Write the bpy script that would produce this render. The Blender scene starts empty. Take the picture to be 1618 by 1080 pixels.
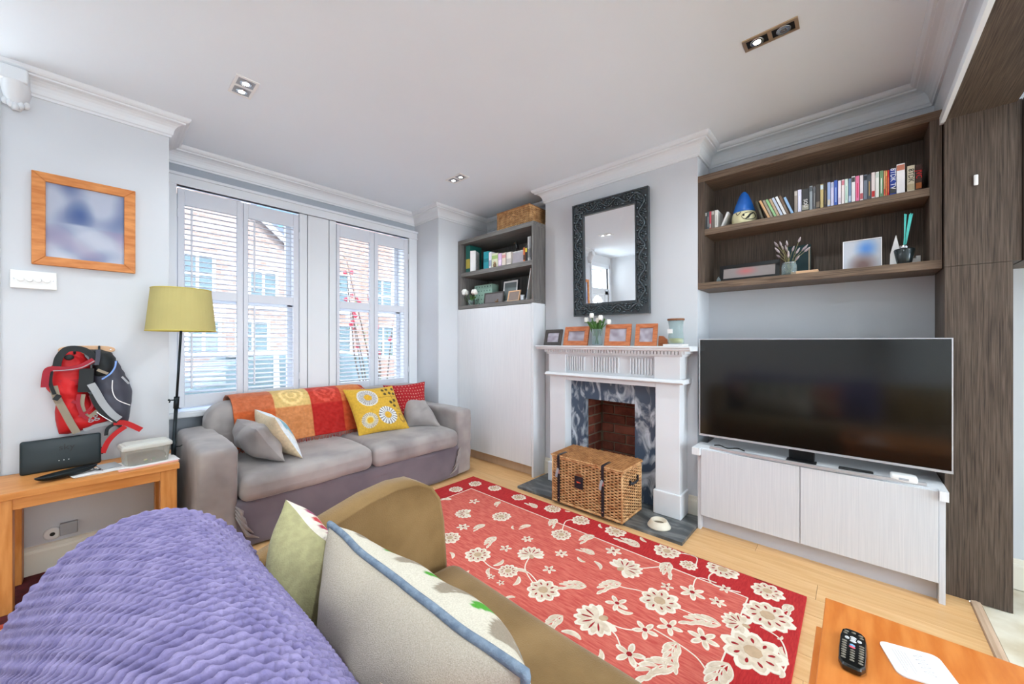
import bpy, bmesh, math, random
import numpy as np
from mathutils import Vector, Matrix, noise
random.seed(7)
R = math.radians
SC = bpy.context.scene
COL = SC.collection

# ---------------------------------------------------------------- camera
FPX = 592.5                      # focal length in pixels of the 1618 x 1080 frame
EYE = 1.25
YAW = math.atan2(649.0, FPX)
cam_d = bpy.data.cameras.new('camera')
cam_d.sensor_fit = 'HORIZONTAL'; cam_d.sensor_width = 36.0
cam_d.lens = 36.0 * FPX / 1618.0
cam_d.clip_start = 0.02; cam_d.clip_end = 200
cam = bpy.data.objects.new('camera', cam_d); COL.objects.link(cam)
cam.location = (0, 0, EYE); cam.rotation_euler = (R(90), 0, -YAW)
SC.camera = cam

# ---------------------------------------------------------------- colour management
SC.view_settings.view_transform = 'Standard'
SC.view_settings.look = 'None'
SC.view_settings.gamma = 1.0
SC.view_settings.use_curve_mapping = False
SC.view_settings.exposure = 1.13

# ---------------------------------------------------------------- sky
world = bpy.data.worlds.new('sky'); SC.world = world; world.use_nodes = True
wt = world.node_tree; wt.nodes.clear()
wo = wt.nodes.new('ShaderNodeOutputWorld'); wb = wt.nodes.new('ShaderNodeBackground')
tc = wt.nodes.new('ShaderNodeTexCoord'); mp = wt.nodes.new('ShaderNodeMapping')
mp.inputs['Scale'].default_value = (1.0, 1.0, 2.2)
nz = wt.nodes.new('ShaderNodeTexNoise'); nz.inputs['Scale'].default_value = 3.2; nz.inputs['Detail'].default_value = 6
cr = wt.nodes.new('ShaderNodeValToRGB')
cr.color_ramp.elements[0].position = 0.46; cr.color_ramp.elements[0].color = (0.045, 0.11, 0.24, 1)
cr.color_ramp.elements[1].position = 0.60; cr.color_ramp.elements[1].color = (1.0, 1.0, 1.0, 1)
wt.links.new(tc.outputs['Generated'], mp.inputs['Vector']); wt.links.new(mp.outputs['Vector'], nz.inputs['Vector'])
wt.links.new(nz.outputs['Fac'], cr.inputs['Fac']); wt.links.new(cr.outputs['Color'], wb.inputs['Color'])
wb.inputs['Strength'].default_value = 5.5
wt.links.new(wb.outputs['Background'], wo.inputs['Surface'])

# ---------------------------------------------------------------- sun (falls on the street, from behind this house)
def add_light(name, kind, loc, energy, color=(1, 1, 1), rot=None, aim=None, **kw):
    d = bpy.data.lights.new(name, kind); d.energy = energy; d.color = color
    for k, v in kw.items(): setattr(d, k, v)
    o = bpy.data.objects.new(name, d); COL.objects.link(o); o.location = loc
    if aim is not None: o.rotation_euler = (Vector(aim) - Vector(loc)).to_track_quat('-Z', 'Y').to_euler()
    elif rot: o.rotation_euler = rot
    return o
add_light('sun', 'SUN', (0, -8, 12), 2.5, (1.0, 0.95, 0.88), aim=(1.5, 4, 0), angle=R(0.6))
# added fill light behind the unseen rear doors; daylight by the hall's glazed front door
add_light('fill_rear_doors', 'AREA', (0.9, -5.34, 1.3), 75, (0.85, 0.94, 1.0), aim=(0.9, 0, 3.2), shape='RECTANGLE', size=3.2, size_y=2.3)
add_light('daylight_hall_door', 'AREA', (-.84, 3.62, 2.05), 9, (0.88, 0.95, 1.0), aim=(.6, 0, 2.4), shape='RECTANGLE', size=.8, size_y=.8)

# ---------------------------------------------------------------- placing helpers: a point of the photograph at a known plane
_s, _c = math.sin(YAW), math.cos(YAW)
def onX(X, px, py=540):
    u = (px - 809) / FPX; Y = X * (_c - u * _s) / (_s + u * _c); d = X * _s + Y * _c
    return Vector((X, Y, EYE - (py - 540) * d / FPX))
def onY(Y, px, py=540):
    u = (px - 809) / FPX; X = Y * (_s + u * _c) / (_c - u * _s); d = X * _s + Y * _c
    return Vector((X, Y, EYE - (py - 540) * d / FPX))
def onZ(Z, px, py):
    d = (EYE - Z) * FPX / (py - 540); r = (px - 809) / FPX * d
    return Vector((r * _c + d * _s, -r * _s + d * _c, Z))
def crop(x0, y0, x1, y1, W, H):
    return lambda a, b: (x0 + a * (x1 - x0) / W, y0 + b * (y1 - y0) / H)

# ---------------------------------------------------------------- scene-graph helpers
ORG = {}
def org(p):
    while p is not None and p.parent is not None: p = p.parent
    return ORG.get(p.name, Vector((0, 0, 0))) if p is not None else Vector((0, 0, 0))
def tag(o, label=None, cat=None, group=None, kind=None):
    if label: o['label'] = label
    if cat: o['category'] = cat
    if group: o['group'] = group
    if kind: o['kind'] = kind
    return o
def thing(name, label, cat, loc=(0, 0, 0), group=None):
    o = bpy.data.objects.new(name, None); COL.objects.link(o); o.location = loc
    o.empty_display_size = 0.05
    ORG[o.name] = Vector(loc)
    return tag(o, label, cat, group)

def link_mesh(name, me, mats, parent, smooth, W=None):
    o = bpy.data.objects.new(name, me); COL.objects.link(o)
    if not isinstance(mats, (list, tuple)): mats = [mats]
    for m in mats: me.materials.append(m)
    if smooth: me.polygons.foreach_set('use_smooth', np.ones(len(me.polygons), bool))
    n = len(me.vertices); co = np.empty(n * 3); me.vertices.foreach_get('co', co); co = co.reshape(-1, 3)
    if parent is not None:
        o.parent = parent; off = np.array(org(parent))
    else:
        off = np.array([(co[:, 0].min() + co[:, 0].max()) / 2, (co[:, 1].min() + co[:, 1].max()) / 2, co[:, 2].min()]) if n else np.zeros(3)
        o.location = off; ORG[o.name] = Vector(off)
    me.vertices.foreach_set('co', (co - off).ravel()); me.update()
    return o

class MB:
    """collects shapes (world coordinates) and links them as ONE mesh object"""
    def __init__(s, xf=None):
        s.v = []; s.f = []; s.m = []; s.mi = 0; s.xf = xf
    def add(s, vs, fs):
        b = len(s.v)
        if s.xf is not None: vs = [s.xf @ Vector(q) for q in vs]
        s.v += [tuple(q) for q in vs]; s.f += [tuple(b + i for i in q) for q in fs]; s.m += [s.mi] * len(fs)
        return s
    def box(s, a, b):
        x0, y0, z0 = a; x1, y1, z1 = b
        x0, x1 = sorted((x0, x1)); y0, y1 = sorted((y0, y1)); z0, z1 = sorted((z0, z1))
        return s.add([(x0, y0, z0), (x1, y0, z0), (x1, y1, z0), (x0, y1, z0), (x0, y0, z1), (x1, y0, z1), (x1, y1, z1), (x0, y1, z1)],
                     [(0, 3, 2, 1), (4, 5, 6, 7), (0, 1, 5, 4), (1, 2, 6, 5), (2, 3, 7, 6), (3, 0, 4, 7)])
    def prism(s, pts, vec):
        """pts: list of 3-D points of a planar polygon, swept by vec"""
        n = len(pts); v = [Vector(p) for p in pts]; w = [p + Vector(vec) for p in v]
        return s.add(v + w, [tuple(range(n))[::-1], tuple(range(n, 2 * n))] + [(i, (i + 1) % n, n + (i + 1) % n, n + i) for i in range(n)])
    def tube(s, path, r, n=8, closed=False, cap=True):
        P = [Vector(p) for p in path]; m = len(P)
        rr = r if isinstance(r, (list, tuple)) else [r] * m
        vs = []; prev = None
        for i, p in enumerate(P):
            if closed: t = P[(i + 1) % m] - P[i - 1]
            else: t = P[min(i + 1, m - 1)] - P[max(i - 1, 0)]
            t = t.normalized() if t.length > 1e-9 else Vector((0, 0, 1))
            if prev is None:
                a = Vector((0, 0, 1)) if abs(t.z) < 0.9 else Vector((1, 0, 0))
                prev = (a - t * a.dot(t)).normalized()
            else:
                q = prev - t * prev.dot(t)
                prev = q.normalized() if q.length > 1e-6 else prev
            b = t.cross(prev)
            for k in range(n):
                an = 2 * math.pi * k / n
                vs.append(p + (prev * math.cos(an) + b * math.sin(an)) * rr[i])
        fs = []
        for i in range(m if closed else m - 1):
            j = (i + 1) % m
            for k in range(n): fs.append((i * n + k, i * n + (k + 1) % n, j * n + (k + 1) % n, j * n + k))
        if cap and not closed: fs += [tuple(range(n))[::-1], tuple((m - 1) * n + k for k in range(n))]
        return s.add(vs, fs)
    def strap(s, path, w, t, up):
        """flat band along a path; w across, t thick, up = face normal hint"""
        P = [Vector(p) for p in path]; m = len(P); up = Vector(up); vs = []
        for i, p in enumerate(P):
            tg = (P[min(i + 1, m - 1)] - P[max(i - 1, 0)]).normalized()
            sd = tg.cross(up).normalized(); nn = sd.cross(tg).normalized()
            for a, b in ((-1, -1), (1, -1), (1, 1), (-1, 1)): vs.append(p + sd * (a * w / 2) + nn * (b * t / 2))
        fs = []
        for i in range(m - 1):
            for k in range(4): fs.append((i * 4 + k, i * 4 + (k + 1) % 4, (i + 1) * 4 + (k + 1) % 4, (i + 1) * 4 + k))
        fs += [(3, 2, 1, 0), tuple((m - 1) * 4 + k for k in range(4))]
        return s.add(vs, fs)
    def lathe(s, c, prof, n=24, axis='Z'):
        """prof: list of (radius, height)"""
        c = Vector(c); vs = []; fs = []; m = len(prof)
        for r, h in prof:
            for k in range(n):
                a = 2 * math.pi * k / n; x, y = r * math.cos(a), r * math.sin(a)
                vs.append(c + (Vector((x, y, h)) if axis == 'Z' else Vector((h, x, y)) if axis == 'X' else Vector((y, h, x))))
        for i in range(m - 1):
            for k in range(n): fs.append((i * n + k, i * n + (k + 1) % n, (i + 1) * n + (k + 1) % n, (i + 1) * n + k))
        if prof[0][0] > 1e-5: fs.append(tuple(range(n))[::-1])
        if prof[-1][0] > 1e-5: fs.append(tuple((m - 1) * n + k for k in range(n)))
        return s.add(vs, fs)
    def ball(s, c, r, n=10, m=7):
        if not isinstance(r, (tuple, list)): r = (r, r, r)
        vs = []; fs = []
        for i in range(m + 1):
            th = math.pi * i / m
            for k in range(n):
                a = 2 * math.pi * k / n
                vs.append((c[0] + r[0] * math.sin(th) * math.cos(a), c[1] + r[1] * math.sin(th) * math.sin(a), c[2] + r[2] * math.cos(th)))
        for i in range(m):
            for k in range(n): fs.append((i * n + k, (i + 1) * n + k, (i + 1) * n + (k + 1) % n, i * n + (k + 1) % n))
        return s.add(vs, fs)
    def rbox(s, a, b, r, n=6, fn=None):
        """box with rounded edges; fn(Vector)->Vector displaces"""
        a = Vector(a); b = Vector(b); c = (a + b) / 2; h = (b - a) / 2
        rr = min(r, h.x * .999, h.y * .999, h.z * .999)
        inner = Vector((h.x - rr, h.y - rr, h.z - rr))
        def ticks(hh, inn):
            t = [-hh + rr * (1 - math.cos(i / 3 * math.pi / 2)) for i in range(3)]
            mid = [-inn + 2 * inn * i / n for i in range(n + 1)]
            return t + mid + [-q for q in t[::-1]]
        T = [ticks(h[i], inner[i]) for i in range(3)]
        idx = {}; vs = []; fs = []
        def vid(p):
            k = (round(p[0], 5), round(p[1], 5), round(p[2], 5))
            if k not in idx:
                q = Vector(p); cl = Vector([max(-inner[i], min(inner[i], q[i])) for i in range(3)]); d = q - cl
                if d.length > 1e-9: q = cl + d.normalized() * rr
                w = c + q
                if fn: w = fn(w)
                idx[k] = len(vs); vs.append(w)
            return idx[k]
        for ax in range(3):
            u, v = (ax + 1) % 3, (ax + 2) % 3
            for sg in (-1, 1):
                for i in range(len(T[u]) - 1):
                    for j in range(len(T[v]) - 1):
                        q = []
                        for (p_, o_) in ((i, j), (i + 1, j), (i + 1, j + 1), (i, j + 1)):
                            w = [0, 0, 0]; w[ax] = sg * h[ax]; w[u] = T[u][p_]; w[v] = T[v][o_]; q.append(vid(w))
                        if len(set(q)) >= 3: fs.append(tuple(q) if sg > 0 else tuple(q[::-1]))
        return s.add(vs, fs)
    def grid(s, fn, nu, nv, cu=False):
        vs = [fn(i / nu, j / nv) for i in range(nu + 1) for j in range(nv + 1)]
        W = nv + 1
        return s.add(vs, [(i * W + j, (i + 1) * W + j, (i + 1) * W + j + 1, i * W + j + 1) for i in range(nu) for j in range(nv)])
    def build(s, name, mat, parent=None, smooth=False, bevel=0.0, seg=2, colors=None):
        me = bpy.data.meshes.new(name); me.from_pydata([tuple(q) for q in s.v], [], s.f)
        if len(set(s.m)) > 1: me.polygons.foreach_set('material_index', s.m)
        if colors is not None:
            at = me.color_attributes.new('Col', 'FLOAT_COLOR', 'POINT')
            at.data.foreach_set('color', np.asarray(colors, dtype=np.float32).ravel())
        me.validate(); me.update()
        o = link_mesh(name, me, mat, parent, smooth)
        if bevel > 0:
            md = o.modifiers.new('bevel', 'BEVEL'); md.width = bevel; md.segments = seg; md.limit_method = 'ANGLE'; md.angle_limit = R(35)
        return o
def struct(name, mb, mat, parent=None, **k):
    o = mb.build(name, mat, parent, **k)
    if parent is None: o['kind'] = 'structure'
    return o
def clone(o, parent, off=(0, 0, 0), name=None):
    """copy of one object sharing its mesh, moved by off"""
    c = o.copy(); COL.objects.link(c); c.parent = parent
    c.location = Vector(o.location) + Vector(off)
    if name: c.name = name
    return c
def text_part(name, body, size, M, mat, parent, ext=0.0004, align='CENTER', sx=1.0):
    cu = bpy.data.curves.new(name, 'FONT'); cu.body = body; cu.size = size; cu.extrude = ext
    cu.align_x = align; cu.align_y = 'CENTER'; cu.resolution_u = 2
    t = bpy.data.objects.new(name + '_tmp', cu); COL.objects.link(t)
    dg = bpy.context.evaluated_depsgraph_get()
    me = bpy.data.meshes.new_from_object(t.evaluated_get(dg)); bpy.data.objects.remove(t); bpy.data.curves.remove(cu)
    me.transform(Matrix.Diagonal((sx, 1, 1, 1))); me.transform(M); me.materials.clear(); me.name = name
    return link_mesh(name, me, mat, parent, False)
def frame_m(o, xdir, ydir):
    x = Vector(xdir).normalized(); z = x.cross(Vector(ydir)).normalized(); y = z.cross(x)
    return Matrix(((x.x, y.x, z.x, o[0]), (x.y, y.y, z.y, o[1]), (x.z, y.z, z.z, o[2]), (0, 0, 0, 1)))

# ---------------------------------------------------------------- materials
def lin(c):
    return tuple((v / 255 / 12.92) if v / 255 <= .04045 else ((v / 255 + .055) / 1.055) ** 2.4 for v in c)
def mat(name, rgb, rough=.6, var=.06, scale=8, bump=0.0, bscale=80, metal=0, stretch=(1, 1, 1), rgb2=None, spec=.4, sheen=0, trans=0, alpha=1,
        coat=0, emit=None, estr=0, ramp=(.35, .65), detail=4, rnd=0.0, ior=1.45, attr=False, dist=0.0):
    m = bpy.data.materials.new(name); m.use_nodes = True; nt = m.node_tree; b = nt.nodes['Principled BSDF']
    L = nt.links.new
    b.inputs['Roughness'].default_value = rough; b.inputs['Metallic'].default_value = metal
    b.inputs['Specular IOR Level'].default_value = spec; b.inputs['IOR'].default_value = ior
    b.inputs['Sheen Weight'].default_value = sheen; b.inputs['Transmission Weight'].default_value = trans
    b.inputs['Alpha'].default_value = alpha; b.inputs['Coat Weight'].default_value = coat
    if sheen: b.inputs['Sheen Roughness'].default_value = .4
    if emit: b.inputs['Emission Color'].default_value = (*emit, 1); b.inputs['Emission Strength'].default_value = estr
    tc = nt.nodes.new('ShaderNodeTexCoord'); mp = nt.nodes.new('ShaderNodeMapping'); mp.inputs['Scale'].default_value = stretch
    L(tc.outputs['Object'], mp.inputs['Vector'])
    c1 = lin(rgb)
    if rgb2 is None:
        c2 = tuple(min(1, v * (1 + var)) for v in c1); c1 = tuple(v * (1 - var) for v in c1)
    else: c2 = lin(rgb2)
    nz = nt.nodes.new('ShaderNodeTexNoise'); nz.inputs['Scale'].default_value = scale; nz.inputs['Detail'].default_value = detail
    nz.inputs['Distortion'].default_value = dist
    L(mp.outputs['Vector'], nz.inputs['Vector'])
    rp = nt.nodes.new('ShaderNodeValToRGB'); rp.color_ramp.elements[0].position, rp.color_ramp.elements[1].position = ramp
    rp.color_ramp.elements[0].color = (*c1, 1); rp.color_ramp.elements[1].color = (*c2, 1)
    L(nz.outputs['Fac'], rp.inputs['Fac']); out = rp.outputs['Color']
    if attr:
        at = nt.nodes.new('ShaderNodeAttribute'); at.attribute_name = 'Col'
        mx = nt.nodes.new('ShaderNodeMix'); mx.data_type = 'RGBA'; mx.blend_type = 'MULTIPLY'; mx.inputs[0].default_value = 1
        L(at.outputs['Color'], mx.inputs[6]); L(out, mx.inputs[7]); out = mx.outputs[2]
    if rnd:
        oi = nt.nodes.new('ShaderNodeObjectInfo'); hs = nt.nodes.new('ShaderNodeHueSaturation')
        mr = nt.nodes.new('ShaderNodeMapRange'); mr.inputs[3].default_value = 1 - rnd; mr.inputs[4].default_value = 1 + rnd
        L(oi.outputs['Random'], mr.inputs[0]); L(mr.outputs[0], hs.inputs['Value']); L(out, hs.inputs['Color']); out = hs.outputs['Color']
    L(out, b.inputs['Base Color'])
    if bump:
        n2 = nt.nodes.new('ShaderNodeTexNoise'); n2.inputs['Scale'].default_value = bscale; n2.inputs['Detail'].default_value = 3
        L(mp.outputs['Vector'], n2.inputs['Vector'])
        bp = nt.nodes.new('ShaderNodeBump'); bp.inputs['Strength'].default_value = bump; bp.inputs['Distance'].default_value = .004
        L(n2.outputs['Fac'], bp.inputs['Height']); L(bp.outputs['Normal'], b.inputs['Normal'])
    return m
M = {}
M['wall'] = mat('wall_paint', (213, 216, 220), .85, .01, 3)
M['hallwall'] = mat('hall_paint', (222, 224, 226), .85, .01, 3)
M['ceiling'] = mat('ceiling_paint', (238, 246, 253), .9, .006, 2)
M['trim'] = mat('trim_gloss', (229, 232, 235), .4, .008, 3)
M['skirt'] = mat('skirting_cream', (236, 230, 214), .4, .01, 3)
M['greystrip'] = mat('plain_grey_strip', (176, 182, 190), .85, .01, 3)  # own grey of the bay wall strips, also used on small fittings
M['shutter'] = mat('shutter_white', (222, 225, 232), .35, .006, 3)
M['plank'] = mat('beech_plank', (220, 170, 114), .35, rgb2=(232, 188, 134), scale=3, stretch=(14, 1, 1), rnd=.06, spec=.4)
M['floor'] = mat('beech_floor', (214, 166, 116), .4, rgb2=(226, 182, 134), scale=3, stretch=(14, 1, 1))
M['stone'] = mat('pale_stone', (205, 190, 160), .6, rgb2=(228, 220, 200), scale=5, detail=8, ramp=(.4, .6))
M['oakstrip'] = mat('pale_oak', (196, 164, 136), .5, rgb2=(216, 188, 160), scale=4, stretch=(1, 10, 1))
M['wengeV'] = mat('dark_oak_vertical', (56, 45, 38), .5, rgb2=(112, 97, 84), scale=5.0, stretch=(46, 46, 1.1), detail=9, ramp=(.3, .78), bump=.2, bscale=6, dist=.5)
M['wengeH'] = mat('dark_oak_horizontal', (70, 55, 44), .5, rgb2=(138, 116, 96), scale=5.0, stretch=(46, 1.1, 46), detail=9, ramp=(.3, .74), bump=.2, bscale=6, dist=.5)
M['wengeX'] = mat('dark_oak_cross', (56, 45, 38), .5, rgb2=(112, 97, 84), scale=5.0, stretch=(1.1, 46, 46), detail=9, ramp=(.3, .78), bump=.2, bscale=6, dist=.5)
M['greyoak'] = mat('grey_stained_oak', (96, 94, 92), .5, rgb2=(122, 118, 114), scale=4, stretch=(20, 20, 1.2), detail=5)
M['greyoakH'] = mat('grey_stained_oak_h', (100, 98, 95), .5, rgb2=(126, 122, 118), scale=4, stretch=(20, 1.2, 20), detail=5)
M['laminate'] = mat('pale_laminate', (208, 210, 214), .4, rgb2=(219, 220, 223), scale=9, stretch=(40, 40, .5), detail=5)
M['laminateW'] = mat('cream_laminate', (228, 231, 234), .4, rgb2=(237, 239, 241), scale=9, stretch=(40, 40, .5), detail=5)
M['kickgrey'] = mat('grey_plinth', (200, 200, 206), .5, .02, 4)
M['kickwood'] = mat('wood_plinth', (206, 178, 150), .5, .04, 4, stretch=(1, 6, 1))
M['black'] = mat('black_plastic', (18, 19, 21), .35, .05, 8)
M['blackmetal'] = mat('dark_metal', (36, 44, 48), .35, .05, 8, metal=.6)
M['chrome'] = mat('chrome', (200, 202, 205), .18, .02, 8, metal=1)
M['satin'] = mat('satin_silver', (206, 208, 212), .38, .02, 8, metal=.55)
M['brass'] = mat('brushed_bronze', (206, 178, 148), .3, .04, 8, metal=.7)
M['screen'] = mat('tv_screen', (7, 10, 10), .12, .03, 2, spec=.9)
M['glass'] = mat('clear_glass', (240, 246, 246), .02, .0, 2, trans=1, ior=1.45)
M['mirror'] = mat('mirror_glass', (236, 238, 240), .01, .0, 2, metal=1)
M['carved'] = mat('carved_relief_highlight', (72, 84, 90), .2, .15, 30, spec=1.0, metal=.25)  # lighter than the frame wood: highlights of the carving put into the colour
M['mirrorframe'] = mat('carved_dark_wood', (50, 58, 63), .3, .12, 20, spec=.8, bump=.3, bscale=60)
M['white'] = mat('white_plastic', (240, 240, 238), .35, .01, 4)
M['paper'] = mat('white_paper', (240, 238, 236), .7, .02, 8)
M['oak'] = mat('honey_oak', (204, 132, 66), .4, rgb2=(222, 154, 88), scale=3, stretch=(2, 16, 16), detail=5)
M['oakV'] = mat('honey_oak_upright', (204, 132, 66), .4, rgb2=(222, 154, 88), scale=3, stretch=(16, 16, 2), detail=5)
M['cherry'] = mat('orange_cherry', (200, 112, 48), .32, rgb2=(216, 134, 66), scale=3, stretch=(2, 12, 12), detail=5)
M['pine'] = mat('pine', (196, 116, 56), .45, rgb2=(222, 148, 84), scale=3, stretch=(3, 3, 14), detail=5)
M['framewood'] = mat('orange_frame_wood', (190, 104, 62), .4, rgb2=(212, 132, 88), scale=6, stretch=(3, 3, 12))
M['darkframe'] = mat('charcoal_frame', (74, 68, 64), .4, .06, 12)
M['birch'] = mat('pale_birch', (222, 178, 138), .5, .05, 6)
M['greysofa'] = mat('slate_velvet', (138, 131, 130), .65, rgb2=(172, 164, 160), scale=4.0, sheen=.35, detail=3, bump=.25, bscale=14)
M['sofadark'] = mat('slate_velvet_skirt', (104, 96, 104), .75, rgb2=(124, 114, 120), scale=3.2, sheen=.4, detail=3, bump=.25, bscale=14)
M['brownsofa'] = mat('olive_brown_chenille', (122, 94, 54), .85, rgb2=(146, 116, 74), scale=5, sheen=.25, bump=.35, bscale=260)
M['knit'] = mat('lilac_wool', (122, 113, 156), .95, rgb2=(148, 138, 178), scale=30, sheen=.1, bump=.3, bscale=300)
M['pattern'] = mat('printed_cloth', (236, 236, 236), .9, rgb2=(255, 255, 255), scale=60, attr=True, bump=.3, bscale=240, sheen=.15)
M['rugred'] = mat('rug_red', (178, 34, 38), .95, rgb2=(198, 50, 50), scale=30, stretch=(1, 6, 1), bump=.4, bscale=300)
M['rugcoral'] = mat('rug_coral', (204, 84, 74), .95, rgb2=(224, 120, 104), scale=16, stretch=(7, 1, 1), detail=8, bump=.4, bscale=300)
M['rugcream'] = mat('rug_cream', (214, 194, 168), .95, rgb2=(234, 218, 196), scale=40, bump=.5, bscale=300)
M['ruglight'] = mat('rug_ivory', (240, 230, 212), .95, .03, 40, bump=.4, bscale=300)
M['rugbrown'] = mat('rug_beige', (198, 168, 136), .95, .06, 40, bump=.4, bscale=300)
M['rugdark'] = mat('rug_dark_line', (160, 30, 36), .95, .05, 40)
M['marble'] = mat('blue_grey_marble', (78, 92, 110), .2, rgb2=(206, 214, 222), scale=7, detail=14, ramp=(.48, .68), dist=1.4, stretch=(1, 1.7, .8), spec=.5)
M['hearth'] = mat('hearth_slate', (76, 80, 82), .3, rgb2=(150, 152, 150), scale=3.5, detail=9, ramp=(.44, .8), dist=1.8, stretch=(2.5, .8, 1))
M['brick'] = mat('firebrick', (112, 58, 46), .9, rgb2=(146, 82, 64), scale=12, bump=.5, bscale=60, rnd=.18)
M['mortar'] = mat('mortar', (134, 118, 100), .95, .08, 20, bump=.4)
M['wicker'] = mat('willow', (182, 126, 76), .5, rgb2=(234, 190, 136), scale=26, ramp=(.3, .7), spec=.5)
M['wickerdark'] = mat('willow_dark', (150, 96, 52), .55, rgb2=(198, 142, 88), scale=26, ramp=(.3, .7), spec=.5)
M['wickerback'] = mat('hamper_inside', (66, 40, 22), .9, .1, 20)
M['leather'] = mat('navy_leather', (30, 32, 40), .45, .06, 20, spec=.5)
M['shade'] = mat('lampshade_linen', (190, 178, 116), .9, .03, 6, bump=.2, bscale=300)
M['red'] = mat('red_nylon', (206, 30, 34), .55, .06, 10, bump=.3, bscale=30)
M['darkred'] = mat('crimson_webbing', (160, 28, 46), .6, .06, 20)
M['greynylon'] = mat('grey_nylon', (74, 76, 88), .6, .08, 8, bump=.3, bscale=24)
M['blacknylon'] = mat('black_nylon', (30, 34, 36), .6, .08, 10)
M['ltgrey'] = mat('light_grey_nylon', (168, 172, 176), .6, .05, 10)
M['taupe'] = mat('taupe_webbing', (150, 138, 120), .7, .05, 20)
M['clearplastic'] = mat('cloudy_plastic', (238, 238, 232), .25, .01, 4, trans=.75, ior=1.2)
M['lid'] = mat('frosted_lid', (226, 226, 218), .35, .01, 4, trans=.25, ior=1.2)
M['mug'] = mat('taupe_cloth', (120, 104, 92), .8, .05, 10)
M['pink'] = mat('pink_card', (244, 176, 160), .7, .02, 8)
M['lavender'] = mat('dried_lavender', (150, 136, 140), .9, rgb2=(190, 176, 176), scale=60)
M['stem'] = mat('green_stem', (74, 116, 52), .7, .12, 20)
M['drystem'] = mat('dry_stem', (150, 144, 100), .8, .1, 20)
M['petal'] = mat('white_petal', (246, 244, 236), .6, .02, 10, sheen=.2)
M['wax'] = mat('yellow_wax', (226, 206, 130), .5, .03, 8)
M['corklid'] = mat('walnut_lid', (134, 84, 52), .5, .08, 12, stretch=(1, 8, 1))
M['teal'] = mat('teal_reed', (98, 214, 204), .5, .06, 12)
M['darkglass'] = mat('smoked_glass', (44, 52, 54), .12, .05, 6, spec=.8, metal=.3)
M['bluepaint'] = mat('blue_glaze', (30, 92, 176), .25, rgb2=(44, 116, 200), scale=8, spec=.7)
M['cream'] = mat('cream_glaze', (226, 218, 176), .35, .03, 8)
M['ink'] = mat('black_ink', (26, 26, 26), .5, .02, 8)
M['emit'] = mat('lamp_lit', (255, 255, 255), .5, 0, 2, emit=(1.0, .94, .84), estr=14)
def pane_mat():
    m = bpy.data.materials.new('window_pane'); m.use_nodes = True; nt = m.node_tree; nt.nodes.clear()
    o = nt.nodes.new('ShaderNodeOutputMaterial'); mx = nt.nodes.new('ShaderNodeMixShader'); t = nt.nodes.new('ShaderNodeBsdfTransparent'); g = nt.nodes.new('ShaderNodeBsdfGlossy')
    t.inputs['Color'].default_value = (.97, .98, .98, 1); g.inputs['Roughness'].default_value = .02; mx.inputs[0].default_value = .05
    nt.links.new(t.outputs[0], mx.inputs[1]); nt.links.new(g.outputs[0], mx.inputs[2]); nt.links.new(mx.outputs[0], o.inputs['Surface'])
    return m
M['pane'] = pane_mat()
def thin_mat(name, tint, body, fac, gl=.1, rough=.05):
    """thin clear wall: mostly see-through, a little body colour and gloss"""
    m = bpy.data.materials.new(name); m.use_nodes = True; nt = m.node_tree; b = nt.nodes['Principled BSDF']; o = nt.nodes['Material Output']
    b.inputs['Base Color'].default_value = (*lin(body), 1); b.inputs['Roughness'].default_value = rough; b.inputs['Specular IOR Level'].default_value = .8
    t = nt.nodes.new('ShaderNodeBsdfTransparent'); t.inputs['Color'].default_value = (*lin(tint), 1)
    lw = nt.nodes.new('ShaderNodeLayerWeight'); lw.inputs['Blend'].default_value = .25; mr = nt.nodes.new('ShaderNodeMapRange'); mr.inputs[3].default_value = fac; mr.inputs[4].default_value = min(1, fac + .55)
    mx = nt.nodes.new('ShaderNodeMixShader'); nt.links.new(lw.outputs['Facing'], mr.inputs[0]); nt.links.new(mr.outputs[0], mx.inputs[0])
    nt.links.new(t.outputs[0], mx.inputs[1]); nt.links.new(b.outputs[0], mx.inputs[2]); nt.links.new(mx.outputs[0], o.inputs['Surface'])
    return m
M['glass'] = thin_mat('clear_glass', (240, 246, 246), (206, 220, 222), .10)
M['clearplastic'] = thin_mat('cloudy_plastic', (240, 240, 236), (226, 226, 218), .22, rough=.3)
# ================================================================ THE ROOM SHELL
CEIL = 2.69
XA, XC = 3.137, 2.86             # alcove back wall, chimney breast face
YP, YW = 3.27, 3.72              # front wall plane, bay window plane
YD0, YD1 = -.54, -.33            # dividing wall between front and rear room
BY0, BY1 = .823, 2.178           # chimney breast sides
XL = -1.4
# floor slab and planks
fl = struct('floor', MB().box((XL, -.41, -.06), (3.5, 4.0, -.012)), M['floor'])
pl0 = {}
x = -.62; row = 0
while x < 3.1:
    y = -.41; k = 0
    first = (.55, 1.25, .85, 1.55, .3)[row % 5]
    while y < 3.7:
        L = first if k == 0 else 1.65
        y1 = min(y + L, 3.7)
        key = round(y1 - y, 3)
        if key not in pl0:
            o = MB().box((0, 0, -.012), (.1465, y1 - y - .0015, 0)).build('plank', M['plank'], None)
            o.parent = fl; o.location = Vector((x, y, 0)) - ORG[fl.name]
            # mesh was recentred on its bbox: shift
            o.location += Vector((.07325, (y1 - y - .0015) / 2, -.012)); pl0[key] = o
        else:
            c = pl0[key].copy(); COL.objects.link(c); c.parent = fl
            c.location = Vector((x + .07325, y + (y1 - y - .0015) / 2, -.012)) - ORG[fl.name]
        y = y1; k += 1
    x += .148; row += 1
struct('floor_rear', MB().box((XL, -5.3, -.06), (3.5, -.45, -.004)), M['stone'])
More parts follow.
